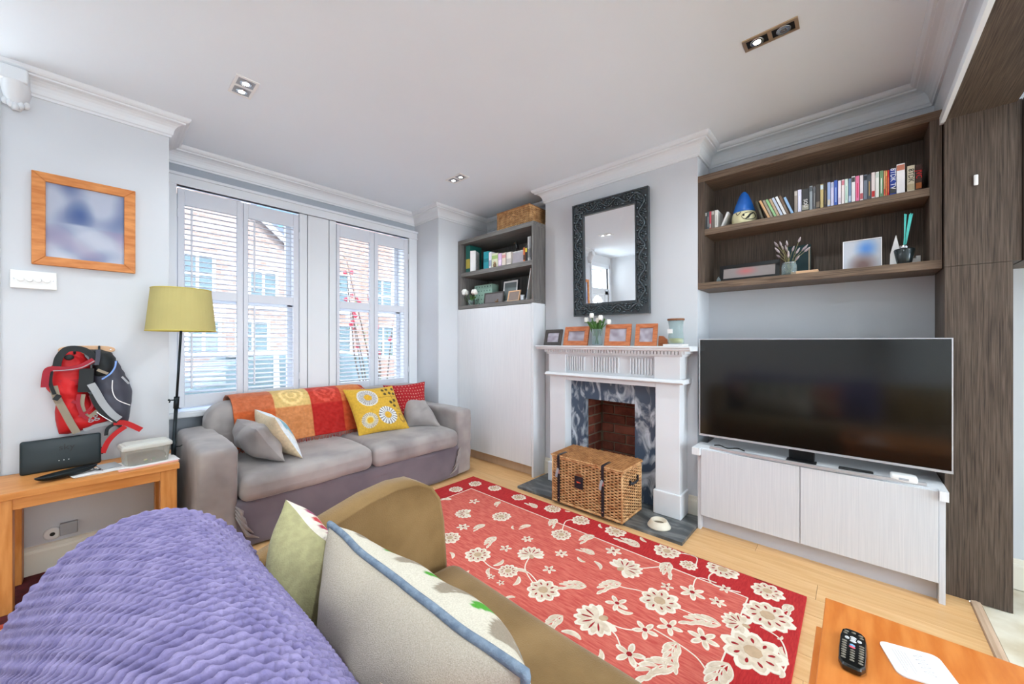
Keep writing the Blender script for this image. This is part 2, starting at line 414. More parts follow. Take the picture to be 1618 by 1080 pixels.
struct('trim_1', MB().prism([(-1.3, -.45, -.01), (-1.3, -.41, -.01), (-1.3, -.415, .006), (-1.3, -.43, .009), (-1.3, -.445, .006)], (4.13, 0, 0)), M['oakstrip'])
struct('ceiling', MB().box((XL - .1, -5.3, CEIL), (3.5, 4.0, CEIL + .1)), M['ceiling'])
# right-hand wall: alcoves either side of the breast and the rear room
struct('wall_right', MB().box((XA, YD0, 0), (3.5, BY0, CEIL)).box((XA, BY1, 0), (3.5, YP, CEIL)).box((XA, -5.3, 0), (3.5, YD0, CEIL)), M['wall'])
fy0, fy1, fz = 1.245, 1.725, .785
struct('wall_chimney_breast', MB().box((XC, BY0, 0), (3.5, fy0, CEIL)).box((XC, fy1, 0), (3.5, BY1, CEIL)).box((XC, fy0, fz), (3.5, fy1, CEIL)).box((3.16, fy0, 0), (3.5, fy1, fz)), M['wall'])
# front wall: nib with the picture, return by the shelf cupboard, bay returns and the wall round the window
struct('wall_front', MB().box((-.40, YP, 0), (.295, 4.0, CEIL)).box((2.42, YP, 0), (3.5, 4.0, CEIL)), M['wall'])
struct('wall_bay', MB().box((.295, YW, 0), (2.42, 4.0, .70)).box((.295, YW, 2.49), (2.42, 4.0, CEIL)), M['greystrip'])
# hall end with the front door
struct('wall_hall', MB().box((XL, 3.35, 0), (-1.26, 3.5, CEIL)).box((-.42, 3.35, 0), (-.401, 3.5, CEIL)).box((-1.26, 3.35, 2.46), (-.42, 3.5, CEIL)), M['hallwall'])
struct('wall_left', MB().box((XL - .1, -5.3, 0), (XL, 4.05, CEIL)), M['hallwall'])
struct('wall_rear', MB().box((XL, -5.3, 0), (-.7, -5.2, CEIL)).box((2.5, -5.3, 0), (3.5, -5.2, CEIL)).box((-.7, -5.3, 2.5), (2.5, -5.2, CEIL)), M['hallwall'])
struct('wall_divider', MB().box((XL, YD0, 2.37), (3.137, YD1, CEIL)).box((XL, YD0, 0), (-1.2, YD1, 2.37)), M['wall'])
# dark oak lining of the opening between the two rooms
jm = struct('trim_2', MB().box((2.83, YD0 + .0, 0), (XA, YD1 - .002, 1.622)), M['wengeV'])
MB().box((2.83, YD0 - .025, 1.624), (XA, YD1 - .002, 2.36)).build('upper_lining', M['wengeV'], jm)
MB().box((-1.19, YD0 - .012, 2.352), (XA, YD1 - .006, 2.369)).build('soffit_lining', M['wengeX'], jm)
MB().box((-1.19, YD1 - .004, 2.345), (2.86, YD1 + .012, 2.385)).build('edge_bead', M['trim'], jm)
hk = MB().rbox((2.818, -.437, 2.0), (2.829, -.423, 2.05), .004, 1).build('switch_plate', M['white'], jm, smooth=True)
tag(hk, 'small white plate on the dark oak lining')

# cornice
def sweep(path, prof):
    """path: 2-D points with the room on the left; prof: (distance from wall, z)"""
    n = len(path); P = [Vector((p[0], p[1])) for p in path]; vs = []; m = len(prof)
    nr = []
    for i in range(n - 1):
        d = (P[i + 1] - P[i]).normalized(); nr.append(Vector((-d.y, d.x)))
    for i in range(n):
        if i == 0: o = nr[0]
        elif i == n - 1: o = nr[-1]
        else:
            o = nr[i - 1] + nr[i]
            o = o / max(.2, o.dot(nr[i]))
        for q, z in prof: vs.append((P[i].x + o.x * q, P[i].y + o.y * q, z))
    fs = []
    for i in range(n - 1):
        for k in range(m - 1): fs.append((i * m + k, i * m + k + 1, (i + 1) * m + k + 1, (i + 1) * m + k))
    fs += [tuple(range(m)), tuple((n - 1) * m + k for k in range(m))[::-1]]
    return vs, fs
cz = CEIL
prof = [(0, cz - .12), (.010, cz - .12), (.012, cz - .108), (.018, cz - .103)]
prof += [(.020 + .048 * (1 - math.cos(t * math.pi / 2 / 5)), cz - .100 + .062 * math.sin(t * math.pi / 2 / 5)) for t in range(1, 6)]
prof += [(.074, cz - .036), (.076, cz - .028), (.086, cz - .026), (.094, cz - .018), (.098, cz - .010), (.100, cz), (0, cz)]
ROOM = [(-1.39, YD1), (XA, YD1), (XA, BY0), (XC, BY0), (XC, BY1), (XA, BY1), (XA, YP), (2.42, YP), (2.42, YW), (.295, YW), (.295, YP), (-.345, YP)]
mb = MB(); mb.add(*sweep(ROOM, prof)); struct('trim_3', mb, M['trim'])
# plaster corbel at the hall end of the front wall
cb = thing('plaster_corbel', 'white moulded plaster corbel under the cornice by the hall', 'corbel', (-.30, YP, 2.40))
mb = MB()
mb.rbox((-.35, 3.165, 2.585), (-.255, YP - .001, 2.66), .012, 2)
mb.build('abacus', M['trim'], cb, smooth=True)
def corb(u, v):
    a = u * math.pi; h = v
    w = .05 * (1 - .75 * h * h); t = .10 * (1 - h) ** .6 + .012
    return (-.302 - math.cos(a) * w, YP - .001 - math.sin(a) ** .6 * t, 2.588 - h * .12)
mb = MB().grid(corb, 10, 10); mb.build('scroll', M['trim'], cb, smooth=True)
mb = MB()
for k in range(5): mb.ball((-.335 + k * .017, YP - .03 - .02 * math.sin(k / 4 * math.pi), 2.475 + .012 * abs(k - 2)), (.013, .014, .02), 8, 5)
mb.build('leaf_drop', M['trim'], cb, smooth=True)

# skirting boards
sk = [(0, 0), (.018, 0), (.018, .115), (.014, .125), (.010, .128), (.008, .145), (0, .150)]
def skirt(name, path, z0=0, mt=None):
    mb = MB(); mb.add(*sweep(path, [(q, z + z0) for q, z in sk])); struct(name, mb, mt or M['skirt'])
skirt('baseboard_front', [(.295, 3.7), (.295, YP), (-.345, YP)])
skirt('baseboard_breast_right', [(2.862, BY0), (XC, BY0), (XC, .91)], .002)
skirt('baseboard_breast_left', [(XC, 2.0), (XC, BY1 - .001)], .002)
skirt('baseboard_rear', [(XA, -4.5), (XA, YD0 - .001)])
skirt('baseboard_right_pier', [(2.45, YP), (2.42, YP), (2.42, YW)])
struct('trim_4', MB().box((-.40, 3.252, 0), (-.352, YP - .0005, 2.5)), M['trim'], bevel=.004)

# ---------------------------------------------------------------- bay window
w1 = struct('window_1', MB().box((.297, 3.66, 2.405), (2.418, YW - .0, 2.49)), M['trim'], bevel=.006)
tag(w1, 'white painted frame of the bay window')
def wp(name, a, b, mt='trim', **k): return MB().box(a, b).build(name, M[mt], w1, **k)
wp('head_bead', (.297, 3.645, 2.472), (2.418, 3.70, 2.492))
wp('head_bead', (.297, 3.652, 2.405), (2.418, 3.70, 2.42))
wp('jamb', (.300, 3.66, .70), (.372, 3.95, 2.405)); wp('jamb', (2.312, 3.66, .70), (2.415, 3.95, 2.405))
wp('window_sill', (.297, 3.60, .695), (2.418, 3.95, .735), bevel=.008)
for a, b in ((1.198, 1.262), (1.268, 1.452), (1.458, 1.52)): wp('mullion_board', (a, 3.672, .735), (b, 3.95, 2.405), bevel=.004)
wp('mullion_core', (1.2, 3.70, .735), (1.518, 3.94, 2.40))
for (a, b) in ((.372, 1.2), (1.518, 2.312)):
    for (c, d, y) in ((.735, 1.62, 3.86), (1.60, 2.405, 3.90)):
        for (p, q) in (((a, y, c), (a + .045, y + .035, d)), ((b - .045, y, c), (b, y + .035, d)), ((a, y, c), (b, y + .035, c + .05)), ((a, y, d - .045), (b, y + .035, d))):
            wp('sash_bar', p, q)
        wp('pane', (a + .045, y + .015, c + .05), (b - .045, y + .019, d - .045), 'pane')

# plantation shutters: four leaves, each louvre a part
PAN = [(.378, .778, .418, .737), (.782, 1.192, .815, 1.150), (1.526, 1.906, 1.556, 1.860), (1.910, 2.306, 1.953, 2.256)]
LBL = ['white louvred shutter leaf nearest the floor lamp', 'white louvred shutter leaf left of the panelled window post',
       'white louvred shutter leaf right of the panelled window post', 'white louvred shutter leaf nearest the bookcase cupboard']
def louvre_mesh(w):
    prof = [(-.0235, 0), (-.018, .0032), (0, .005), (.018, .0032), (.0235, 0), (.018, -.0032), (0, -.005), (-.018, -.0032)]
    t = R(10); pts = []
    for y, z in prof: pts.append((y * math.cos(t) - z * math.sin(t), y * math.sin(t) + z * math.cos(t)))
    return MB().prism([(0, y, z) for y, z in pts], (w, 0, 0))
for i, (a, b, c, d) in enumerate(PAN):
    t = thing('window_shutter', LBL[i], 'shutter', ((a + b) / 2, 3.69, .765), 'plantation shutters of the bay window')
    y0, y1 = 3.675, 3.705
    for (p, q) in (((a, y0, .766), (c, y1, 2.386)), ((d, y0, .766), (b, y1, 2.386))): MB().box(p, q).build('stile', M['shutter'], t, bevel=.003)
    for z0, z1 in ((.766, .855), (1.575, 1.645), (2.268, 2.386)): MB().box((c, y0 + .001, z0), (d, y1 - .001, z1)).build('rail', M['shutter'], t, bevel=.003)
    lo = None
    for z0, n in ((.857, 19), (1.647, 16)):
        h = (1.573 - .857 if n == 19 else 2.266 - 1.647) / n
        for k in range(n):
            z = z0 + h * (k + .5)
            if lo is None:
                mb = louvre_mesh(d - c - .004); mb.v = [(p[0] + c + .002, p[1] + 3.69, p[2] + z) for p in mb.v]
                lo = mb.build('louvre', M['shutter'], t); zl = z
            else: clone(lo, t, (0, 0, z - zl))
    if i < 2:
        rx = c + .038
        for z0, z1 in ((.90, 1.55), (1.665, 2.25)): MB().box((rx - .006, 3.655, z0), (rx + .006, 3.665, z1)).build('tilt_rod', M['shutter'], t, bevel=.002)
    for z in (.95, 2.2):
        MB().tube([((a if i % 2 == 0 else b), 3.668, z - .03), ((a if i % 2 == 0 else b), 3.668, z + .03)], .005, 8).build('hinge', M['shutter'], t)

# front door of the hall and added glazed doors of the unseen rear room (both let light in; the mirror shows the first)
DX0, DX1, DY = -1.26, -.42, 3.36
dr = struct('door_1', MB().box((DX0, DY, 0), (DX1, DY + .05, 1.60)).box((DX0, DY, 1.60), (DX0 + .12, DY + .05, 2.02)).box((DX1 - .12, DY, 1.60), (DX1, DY + .05, 2.02)).box((DX0, DY, 1.96), (DX1, DY + .05, 2.07)), M['hallwall'])
mb = MB(); dc = (DX0 + DX1) / 2
arc = [(dc + .29 * math.cos(R(a)), DY + .02, 1.63 + .29 * math.sin(R(a))) for a in range(180, -1, -15)]
mb.prism([(dc + .285 * math.cos(R(a)), DY + .012, 1.602 + .33 * math.sin(R(a))) for a in range(180, 89, -15)] + [(dc, DY + .012, 1.955), (DX0 + .122, DY + .012, 1.955), (DX0 + .122, DY + .012, 1.602)], (0, .030, 0))
mb.prism([(dc + .285 * math.cos(R(a)), DY + .012, 1.602 + .33 * math.sin(R(a))) for a in range(0, 91, 15)] + [(dc, DY + .012, 1.955), (DX1 - .122, DY + .012, 1.955), (DX1 - .122, DY + .012, 1.602)], (0, .030, 0))
for a in (45, 90, 135): mb.tube([(dc, DY + .02, 1.60), (dc + .29 * math.cos(R(a)), DY + .02, 1.60 + .32 * math.sin(R(a)))], .01, 5)
mb.build('fanlight_bars', M['hallwall'], dr)
MB().box((DX0 + .12, DY + .022, 1.60), (DX1 - .12, DY + .026, 1.96)).build('pane', M['pane'], dr)
MB().box((DX0, DY + .022, 2.07), (DX1, DY + .026, 2.46)).build('pane', M['pane'], dr)
for p_, q_ in (((DX0 - .06, DY - .03, 0), (DX0, DY + .03, 2.53)), ((DX1, DY - .03, 0), (DX1 + .06, DY + .03, 2.53)), ((DX0 - .06, DY - .03, 2.46), (DX1 + .06, DY + .03, 2.53))): MB().box(p_, q_).build('architrave', M['trim'], dr, bevel=.006)
w2 = struct('window_2', MB().box((-.7, -5.27, 0), (-.62, -5.2, 2.5)).box((2.42, -5.27, 0), (2.5, -5.2, 2.5)).box((-.62, -5.27, 2.4), (2.42, -5.2, 2.5)).box((.38, -5.27, 0), (.46, -5.2, 2.4)).box((1.36, -5.27, 0), (1.44, -5.2, 2.4)), M['trim'])
for a, b in ((-.62, .38), (.46, 1.36), (1.44, 2.42)): MB().box((a, -5.24, .02), (b, -5.236, 2.4)).build('pane', M['pane'], w2)

# ---------------------------------------------------------------- recessed twin downlights
def downlight(label, c, ang, frame_mat, lit, L=.16, Wd=.085, energy=19, grp='recessed twin ceiling lights'):
    t = thing('ceiling_downlight', label, 'ceiling light', (c[0], c[1], CEIL), grp)
    X = Matrix.Translation((c[0], c[1], CEIL)) @ Matrix.Rotation(ang, 4, 'Z')
    mb = MB(X)
    for p, q in (((-L / 2, -Wd / 2, -.006), (L / 2, -Wd / 2 + .014, -.0005)), ((-L / 2, Wd / 2 - .014, -.006), (L / 2, Wd / 2, -.0005)),
                 ((-L / 2, -Wd / 2 + .014, -.006), (-L / 2 + .014, Wd / 2 - .014, -.0005)), ((L / 2 - .014, -Wd / 2 + .014, -.006), (L / 2, Wd / 2 - .014, -.0005)),
                 ((-.008, -Wd / 2 + .014, -.006), (.008, Wd / 2 - .014, -.0005))): mb.box(p, q)
    mb.build('bezel', M[frame_mat], t)
    MB(X).box((-L / 2 + .014, -Wd / 2 + .014, -.003), (L / 2 - .014, Wd / 2 - .014, -.0008)).build('backing', M['greystrip'] if frame_mat == 'white' else M['black'], t)
    for sx, on in ((-1, lit[0]), (1, lit[1])):
        cx = sx * (L / 4 - .002)
        MB(X).lathe((cx, 0, -.008), [(.024, 0), (.028, 0), (.028, .004), (.024, .004)], 20).build('lamp_ring', M['chrome'], t, smooth=True)
        MB(X).lathe((cx, 0, -.0075), [(.001, -.002), (.014, -.001), (.024, .002)], 20).build('bulb', M['emit'] if on else M['chrome'], t, smooth=True)
        if on:
            p = X @ Vector((cx, 0, -.02))
            lo = add_light('bulb_light', 'SPOT', p, energy, (.86, .95, 1.0), rot=(0, 0, 0), spot_size=R(156), spot_blend=1.0, shadow_soft_size=.035)
            lo.parent = t; lo.location = p - Vector(t.location)
downlight('white twin ceiling downlight nearest the picture wall', (.542, 2.546), R(90), 'white', (1, 1), .20, .108, 9)
downlight('white twin ceiling downlight above the bookcase end of the sofa', (2.112, 2.582), R(90), 'white', (1, 1), .205, .105, 11)
downlight('bronze twin ceiling downlight with one bulb out, above the television', (2.115, .292), R(90), 'brass', (0, 1), .215, .085, 26)
downlight('white twin ceiling downlight over the brown sofa', (.54, .29), R(90), 'white', (1, 1), .15, .085, 22)
downlight('white twin ceiling downlight in the hall', (-.9, 1.8), R(90), 'white', (1, 1), .15, .085)
downlight('white twin ceiling downlight in the rear room', (1.2, -2.0), R(90), 'white', (1, 1), .15, .085, 22)
# ================================================================ FIREPLACE
hs = struct('hearth_slab', MB().box((2.40, .78, -.004), (XC, 2.13, .02)), M['hearth'], bevel=.003)
tag(hs, 'grey veined stone hearth slab set in the floor', 'hearth'); del hs['kind']
fp = thing('fireplace_surround', 'white carved fireplace surround with fluted frieze and dentil shelf', 'fireplace', (2.78, 1.45, .02))
def fpp(name, a, b, mt='trim', bev=.003): return MB().box(a, b).build(name, M[mt], fp, bevel=bev)
for (a, b) in ((.893, 1.062), (1.842, 2.007)):
    fpp('pilaster', (2.70, a, .02), (XC - .001, b, .965))
    fpp('plinth', (2.685, a - .012, .021), (XC - .001, b + .012, .190), bev=.006)
    fpp('capital_block', (2.692, a - .006, .985), (XC - .001, b + .006, 1.148))
fr = fpp('frieze', (2.722, 1.062, .985), (XC - .001, 1.842, 1.148))
# flutes of the frieze: raised reeds in three groups
for (a, b) in ((1.085, 1.268), (1.345, 1.585), (1.652, 1.832)):
    n = 8 if b - a < .2 else 10
    for k in range(n):
        y = a + (b - a) * (k + .5) / n
        MB().box((2.707, y - .0058, 1.008), (2.7225, y + .0058, 1.128)).build('reed', M['trim'], fr, bevel=.002)
mb = MB(); mb.prism([(2.662, .862, .966), (2.665, .862, .976), (2.685, .862, .988), (XC - .001, .862, .988), (XC - .001, .862, .954), (2.685, .862, .954)], (0, 1.176, 0))
mb.build('lower_moulding', M['trim'], fp, bevel=.002)
MB().box((2.703, 1.0625, .924), (XC - .001, 1.8415, .9535)).build('inner_lintel', M['trim'], fp, bevel=.002)
fpp('bed_moulding', (2.685, .872, 1.146), (XC - .001, 2.028, 1.166))
n = 48
dn = None
for k in range(n):
    y = .862 + (2.034 - .862) * (k + .5) / n
    if dn is None: dn = MB().box((2.652, y - .0085, 1.164), (2.69, y + .0085, 1.186)).build('dentil', M['trim'], fp); yd = y
    else: clone(dn, fp, (0, y - yd, 0))
fpp('dentil_backing', (2.672, .85, 1.164), (XC - .001, 2.046, 1.188))
mb = MB(); mb.prism([(2.625, .80, 1.188), (2.617, .80, 1.196), (2.617, .80, 1.205), (2.607, .80, 1.209), (2.607, .80, 1.220), (XC - .001, .80, 1.220), (XC - .001, .80, 1.186), (2.64, .80, 1.186)], (0, 1.30, 0))
mb.build('mantel_shelf', M['trim'], fp, bevel=.002)
mar = fp
MB().box((2.792, 1.063, .0205), (XC - .001, 1.259, .923)).build('marble_panel', M['marble'], mar, bevel=.002)['label'] = 'blue grey veined marble panel'
MB().box((2.792, 1.709, .0205), (XC - .001, 1.841, .923)).build('marble_panel', M['marble'], mar, bevel=.002)['label'] = 'blue grey veined marble panel'
MB().box((2.792, 1.260, .767), (XC - .001, 1.708, .923)).build('marble_panel', M['marble'], mar, bevel=.002)['label'] = 'blue grey veined marble panel'
# firebox: mortar lining, every brick its own piece
fb = thing('brick_firebox', 'sooty red brick lining of the open fireplace', 'firebox', (2.98, 1.48, .02))
MB().box((3.105, fy0 + .001, .0205), (3.158, fy1 - .001, fz - .001)).box((2.862, fy0 + .001, .0205), (3.105, fy0 + .014, fz - .001)).box((2.862, fy1 - .014, .0205), (3.105, fy1 - .001, fz - .001)).build('mortar_bed', M['mortar'], fb)
bk = {}
def brick(key, a, b):
    L = tuple(round(b[i] - a[i], 4) for i in range(3)); k = (key, L)
    if k in bk:
        o, p = bk[k]; clone(o, fb, (a[0] - p[0], a[1] - p[1], a[2] - p[2]))
    else: bk[k] = (MB().box(a, b).build('brick', M['brick'], fb, bevel=.004, seg=1), a)
ch = .083; z = .026; r_ = 0
while z < .76:
    y = 1.262 - (.11 if r_ % 2 else 0)
    h = min(ch - .010, fz - .004 - z)
    while y < 1.706:
        a = max(y, 1.2615); b = min(y + .212, 1.7085)
        if b - a > .02: brick('b', (3.092 + random.uniform(0, .005), a, z), (3.115, b, z + h))
        y += .222
    for sy in (0, 1):
        x0 = 2.864 - (.11 if (r_ + sy) % 2 else 0)
        while x0 < 3.09:
            a = max(x0, 2.864); b = min(x0 + .212, 3.088)
            if b - a > .02:
                j = random.uniform(0, .003)
                if sy: brick('r', (a, fy0 + .008, z), (b, fy0 + .016 + j, z + h))
                else: brick('l', (a, fy1 - .016 - j, z), (b, fy1 - .008, z + h))
            x0 += .222
    z += ch; r_ += 1

# ================================================================ TELEVISION CABINET
tvc = thing('television_cabinet', 'long low pale laminate cabinet under the television', 'cabinet', (2.9, .23, 0))
MB().box((2.70, .757, 0), (XA - .002, .777, .50)).build('side_panel', M['laminate'], tvc, bevel=.002)
MB().box((2.70, -.320, 0), (XA - .31, -.298, .50)).build('side_panel', M['laminate'], tvc, bevel=.002)
MB().box((2.72, -.297, .10), (2.83, .756, .53)).build('carcass', M['laminate'], tvc)
for (a, b) in ((.231, .755), (-.296, .228)): MB().box((2.69, a, .10), (2.708, b, .538)).build('cabinet_door', M['laminate'], tvc, bevel=.0015)
MB().box((2.745, -.297, 0), (2.765, .756, .10)).build('plinth', M['kickgrey'], tvc)
MB().box((2.667, -.327, .500), (2.82, -.2975, .546)).box((2.667, .7565, .500), (XC - .003, .804, .546)).box((2.709, -.2975, .534), (2.82, .7565, .546)).box((2.82, -.326, .534), (XA - .002, .7565, .546)).build('worktop', M['laminateW'], tvc)

# ================================================================ TELEVISION
tv = thing('television', 'large flat television with thin silver bezel on the pale cabinet', 'television', (2.78, .22, .547))
Y0, Y1, Z0, Z1 = -.353, .788, .612, 1.270
def tvx(y): return 2.775
MB().box((2.782, Y0 + .004, Z0 + .004), (2.815, Y1 - .004, Z1 - .004)).build('back_shell', M['black'], tv, bevel=.006)
MB().box((2.7745, Y0 + .006, Z0 + .012), (2.7815, Y1 - .006, Z1 - .006)).build('screen', M['screen'], tv)
bz = MB()
bz.box((2.770, Y0, Z0), (2.790, Y1, Z0 + .012)).box((2.772, Y0, Z1 - .005), (2.788, Y1, Z1)).box((2.772, Y0, Z0 + .012), (2.788, Y0 + .005, Z1 - .005)).box((2.772, Y1 - .005, Z0 + .012), (2.788, Y1, Z1 - .005))
bz.build('bezel', M['satin'], tv)
# arched chrome foot
path = []
for k in range(33):
    t = k / 32; y = .705 - t * .965; path.append((2.715 - .052 * 4 * (t * (1 - t)) + .012 * (1 - 2 * t) * 0, y, .5545))
path = [(2.720 - .030 * math.sin(math.pi * k / 32), .705 - .965 * k / 32, .5545) for k in range(33)]
MB().strap(path, .020, .013, (0, 0, 1))  .build('foot', M['satin'], tv, smooth=False)
MB().box((2.71, .16, .548), (2.80, .30, .557)).box((2.775, .17, .557), (2.81, .29, .64)).build('neck', M['black'], tv, bevel=.004)
bxm = thing('white_streaming_box', 'small white rounded box under the television corner', 'media box', (2.735, -.175, .547))
MB().rbox((2.70, -.232, .5475), (2.766, -.135, .582), .012, 2).build('body', M['white'], bxm, smooth=True)
MB().box((2.6985, -.20, .560), (2.7005, -.165, .570)).build('front_window', M['greystrip'], bxm)
rm = thing('black_remote', 'slim black remote lying under the television screen', 'remote control', (2.755, .0, .547))
MB().rbox((2.735, -.075, .5475), (2.772, .065, .562), .006, 2).build('body', M['black'], rm, smooth=True)
cblx = thing('black_cable', 'short black cable lying on the cabinet top by the wall', 'cable', (2.86, .62, .547))
MB().tube([(2.80 + .02 * math.sin(k * .7), .70 - k * .012, .5515) for k in range(16)], .0035, 6).build('cord', M['black'], cblx, smooth=True)

# ================================================================ WALL SHELF ABOVE THE TELEVISION
ws = thing('wall_shelf_unit', 'dark oak two-tier wall shelf unit above the television', 'shelf unit', (3.0, .247, 1.622))
SX0, SX1 = 2.861, 3.10
MB().box((SX0, -.328, 2.380), (XA - .001, .822, 2.425)).build('top_board', M['wengeH'], ws, bevel=.0015)
MB().box((SX0, -.328, 1.622), (XA - .001, .822, 1.667)).build('bottom_board', M['wengeH'], ws, bevel=.0015)
MB().box((SX0 + .001, .779, 1.667), (XA - .001, .822, 2.380)).build('side_board', M['wengeV'], ws, bevel=.0015)
MB().box((SX0 + .001, -.328, 1.667), (XA - .001, -.285, 2.380)).build('side_board', M['wengeV'], ws, bevel=.0015)
MB().box((SX0 + .001, -.285, 2.000), (SX1, .779, 2.042)).build('shelf_board', M['wengeH'], ws, bevel=.0015)
MB().box((SX1, -.285, 1.667), (XA - .001, .779, 2.380)).build('back_panel', M['wengeV'], ws)
# its twin beyond the opening
ws2 = thing('rear_shelf_unit', 'edge of a dark oak shelf unit beyond the room opening', 'shelf unit', (3.0, -1.2, 1.622))
MB().box((2.82, -.612, 1.622), (XA - .001, -.568, 2.36)).build('side_board', M['wengeV'], ws2)
MB().box((2.82, -1.8, 1.622), (XA - .001, -.612, 1.667)).box((2.82, -1.8, 2.315), (XA - .001, -.612, 2.36)).build('shelf_board', M['wengeH'], ws2)

# ================================================================ TALL CUPBOARD WITH SHELVES
tc_ = thing('tall_cupboard', 'tall white cupboard with a dark open bookcase on top', 'cupboard', (2.9, 2.71, 0))
CX = 2.68; CY0, CY1 = 2.180, 3.262
MB().box((CX, CY0, 0), (XA - .28, CY0 + .022, 1.612)).build('side_panel', M['laminateW'], tc_, bevel=.0015)
MB().box((CX - .004, CY0 + .024, .10), (CX + .016, 3.236, 1.606)).build('cupboard_door', M['laminateW'], tc_, bevel=.0015)
MB().box((CX + .02, CY0 + .023, .10), (XA - .002, CY1 - .03, 1.60)).build('carcass', M['laminateW'], tc_)
MB().box((CX + .002, 3.238, 0), (CX + .02, YP - .002, 1.606)).build('filler_strip', M['laminateW'], tc_)
MB().box((CX + .05, CY0 + .023, 0), (CX + .068, 3.237, .10)).build('plinth', M['kickwood'], tc_)
MB().box((CX, CY0, 2.325), (XA - .002, CY1, 2.368)).build('top_board', M['greyoakH'], tc_, bevel=.0015)
MB().box((CX, CY0, 1.612), (XA - .002, CY1, 1.648)).build('bottom_board', M['greyoakH'], tc_, bevel=.0015)
MB().box((CX + .001, CY0, 1.648), (XA - .28, CY0 + .022, 2.325)).build('side_board', M['greyoak'], tc_)
MB().box((CX + .001, CY1 - .05, 1.648), (XA - .002, CY1, 2.325)).build('side_board', M['greyoak'], tc_)
MB().box((CX + .004, CY0 + .022, 1.965), (XA - .03, CY1 - .05, 2.010)).build('shelf_board', M['greyoakH'], tc_)
MB().box((XA - .03, CY0 + .022, 1.648), (XA - .002, CY1 - .05, 2.325)).build('back_panel', M['greyoak'], tc_)

# ================================================================ MIRROR (hangs tilted a little forward)
mrr = thing('wall_mirror', 'tall mirror in a carved dark wood frame over the mantel', 'mirror', (2.84, 1.487, 1.472))
ya, yb, za, zb = 1.155, 1.822, 1.472, 2.436; fw = .108
X = Matrix.Translation((2.842, 1.487, 1.472)) @ Matrix.Rotation(R(1.7), 4, 'Z') @ Matrix.Rotation(R(-1.6), 4, 'Y') @ Matrix.Translation((-2.852, -1.487, -1.472))
def fpt(s, t, a=0):  # rectangular ring
    return s
mb = MB(X)
for (p, q) in (((2.827, ya, za), (2.852, ya + fw, zb)), ((2.827, yb - fw, za), (2.852, yb, zb)), ((2.8272, ya + fw, za), (2.852, yb - fw, za + fw)), ((2.8272, ya + fw, zb - fw), (2.852, yb - fw, zb))): mb.box(p, q)
mb.build('frame', M['mirrorframe'], mrr)
mb = MB(X)
for (o, w, h) in ((0, .012, .010), (fw - .012, .012, .008)):
    a0, b0, c0, d0 = ya + o, yb - o, za + o, zb - o
    for (p, q) in (((2.827 - h, a0, c0), (2.828, a0 + w, d0)), ((2.827 - h, b0 - w, c0), (2.828, b0, d0)), ((2.827 - h, a0 + w, c0), (2.828, b0 - w, c0 + w)), ((2.827 - h, a0 + w, d0 - w), (2.828, b0 - w, d0))): mb.box(p, q)
mb.build('frame_beads', M['mirrorframe'], mrr)
# carved scrolling vine with leaves
mb = MB(X); rnd = random.Random(3)
def carve(p0, p1, nrm):
    p0 = Vector(p0); p1 = Vector(p1); L = (p1 - p0).length; d = (p1 - p0) / L; n = max(3, round(L / .085)); st = L / n
    nn = Vector(nrm)
    path = [p0 + d * (L * k / (n * 10)) + nn * (.022 * math.sin(k / 10 * math.pi)) + Vector((-.006, 0, 0)) for k in range(n * 10 + 1)]
    mb.tube(path, .0075, 6)
    for i in range(n):
        c = p0 + d * st * (i + .5); sg = 1 if i % 2 == 0 else -1
        for j in range(6):    # curl
            a = j / 6 * 2 * math.pi
            q = c - nn * (sg * .012) + (d * math.cos(a) + nn * math.sin(a)) * .017
            e = (d * math.cos(a + .9) + nn * math.sin(a + .9)) * .014
            mb.tube([q - e * .6 + Vector((-.002, 0, 0)), q + Vector((-.012, 0, 0)), q + e + Vector((-.002, 0, 0))], [.003, .0085, .003], 5)
        mb.ball(tuple(c - nn * (sg * .012) + Vector((-.003, 0, 0))), (.008, .009, .009), 6, 4)
        for w in (-1, 1):
            q = c + nn * (sg * .030) + d * (w * .018)
            mb.tube([q + Vector((-.001, 0, 0)), q + d * (w * .013) + nn * (sg * .004) + Vector((-.012, 0, 0)), q + d * (w * .026) - nn * (sg * .010) + Vector((-.001, 0, 0))], [.004, .0095, .003], 5)
m_ = fw / 2
carve((2.826, ya + m_, za + m_), (2.826, ya + m_, zb - m_), (0, 1, 0)); carve((2.826, yb - m_, za + m_), (2.826, yb - m_, zb - m_), (0, 1, 0))
carve((2.826, ya + m_, za + m_), (2.826, yb - m_, za + m_), (0, 0, 1)); carve((2.826, ya + m_, zb - m_), (2.826, yb - m_, zb - m_), (0, 0, 1))
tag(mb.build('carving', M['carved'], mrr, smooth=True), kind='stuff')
MB(X).box((2.833, ya + fw - .004, za + fw - .004), (2.838, yb - fw + .004, zb - fw + .004)).build('mirror_glass', M['mirror'], mrr)
# ================================================================ RUG with tufted flowers
rug = thing('floral_rug', 'red hand-tufted rug with cream flowers and leafy vines', 'rug', (1.41, 1.39, .001))
RX0, RX1, RY0, RY1 = .50, 2.318, .17, 2.60
MB().rbox((RX0, RY0, .001), (RX1, RY1, .012), .004, 1).build('pile', M['rugred'], rug)
BW = .21
MB().box((RX0 + BW, RY0 + BW, .0115), (RX1 - BW, RY1 - BW, .0128)).build('field', M['rugcoral'], rug)
lines = MB()
for p, q in (((RX0 + BW, RY0 + BW), (RX1 - BW, RY0 + BW)), ((RX1 - BW, RY0 + BW), (RX1 - BW, RY1 - BW)), ((RX1 - BW, RY1 - BW), (RX0 + BW, RY1 - BW)), ((RX0 + BW, RY1 - BW), (RX0 + BW, RY0 + BW))):
    lines.strap([(p[0], p[1], .0135), (q[0], q[1], .0135)], .006, .0014, (0, 0, 1))
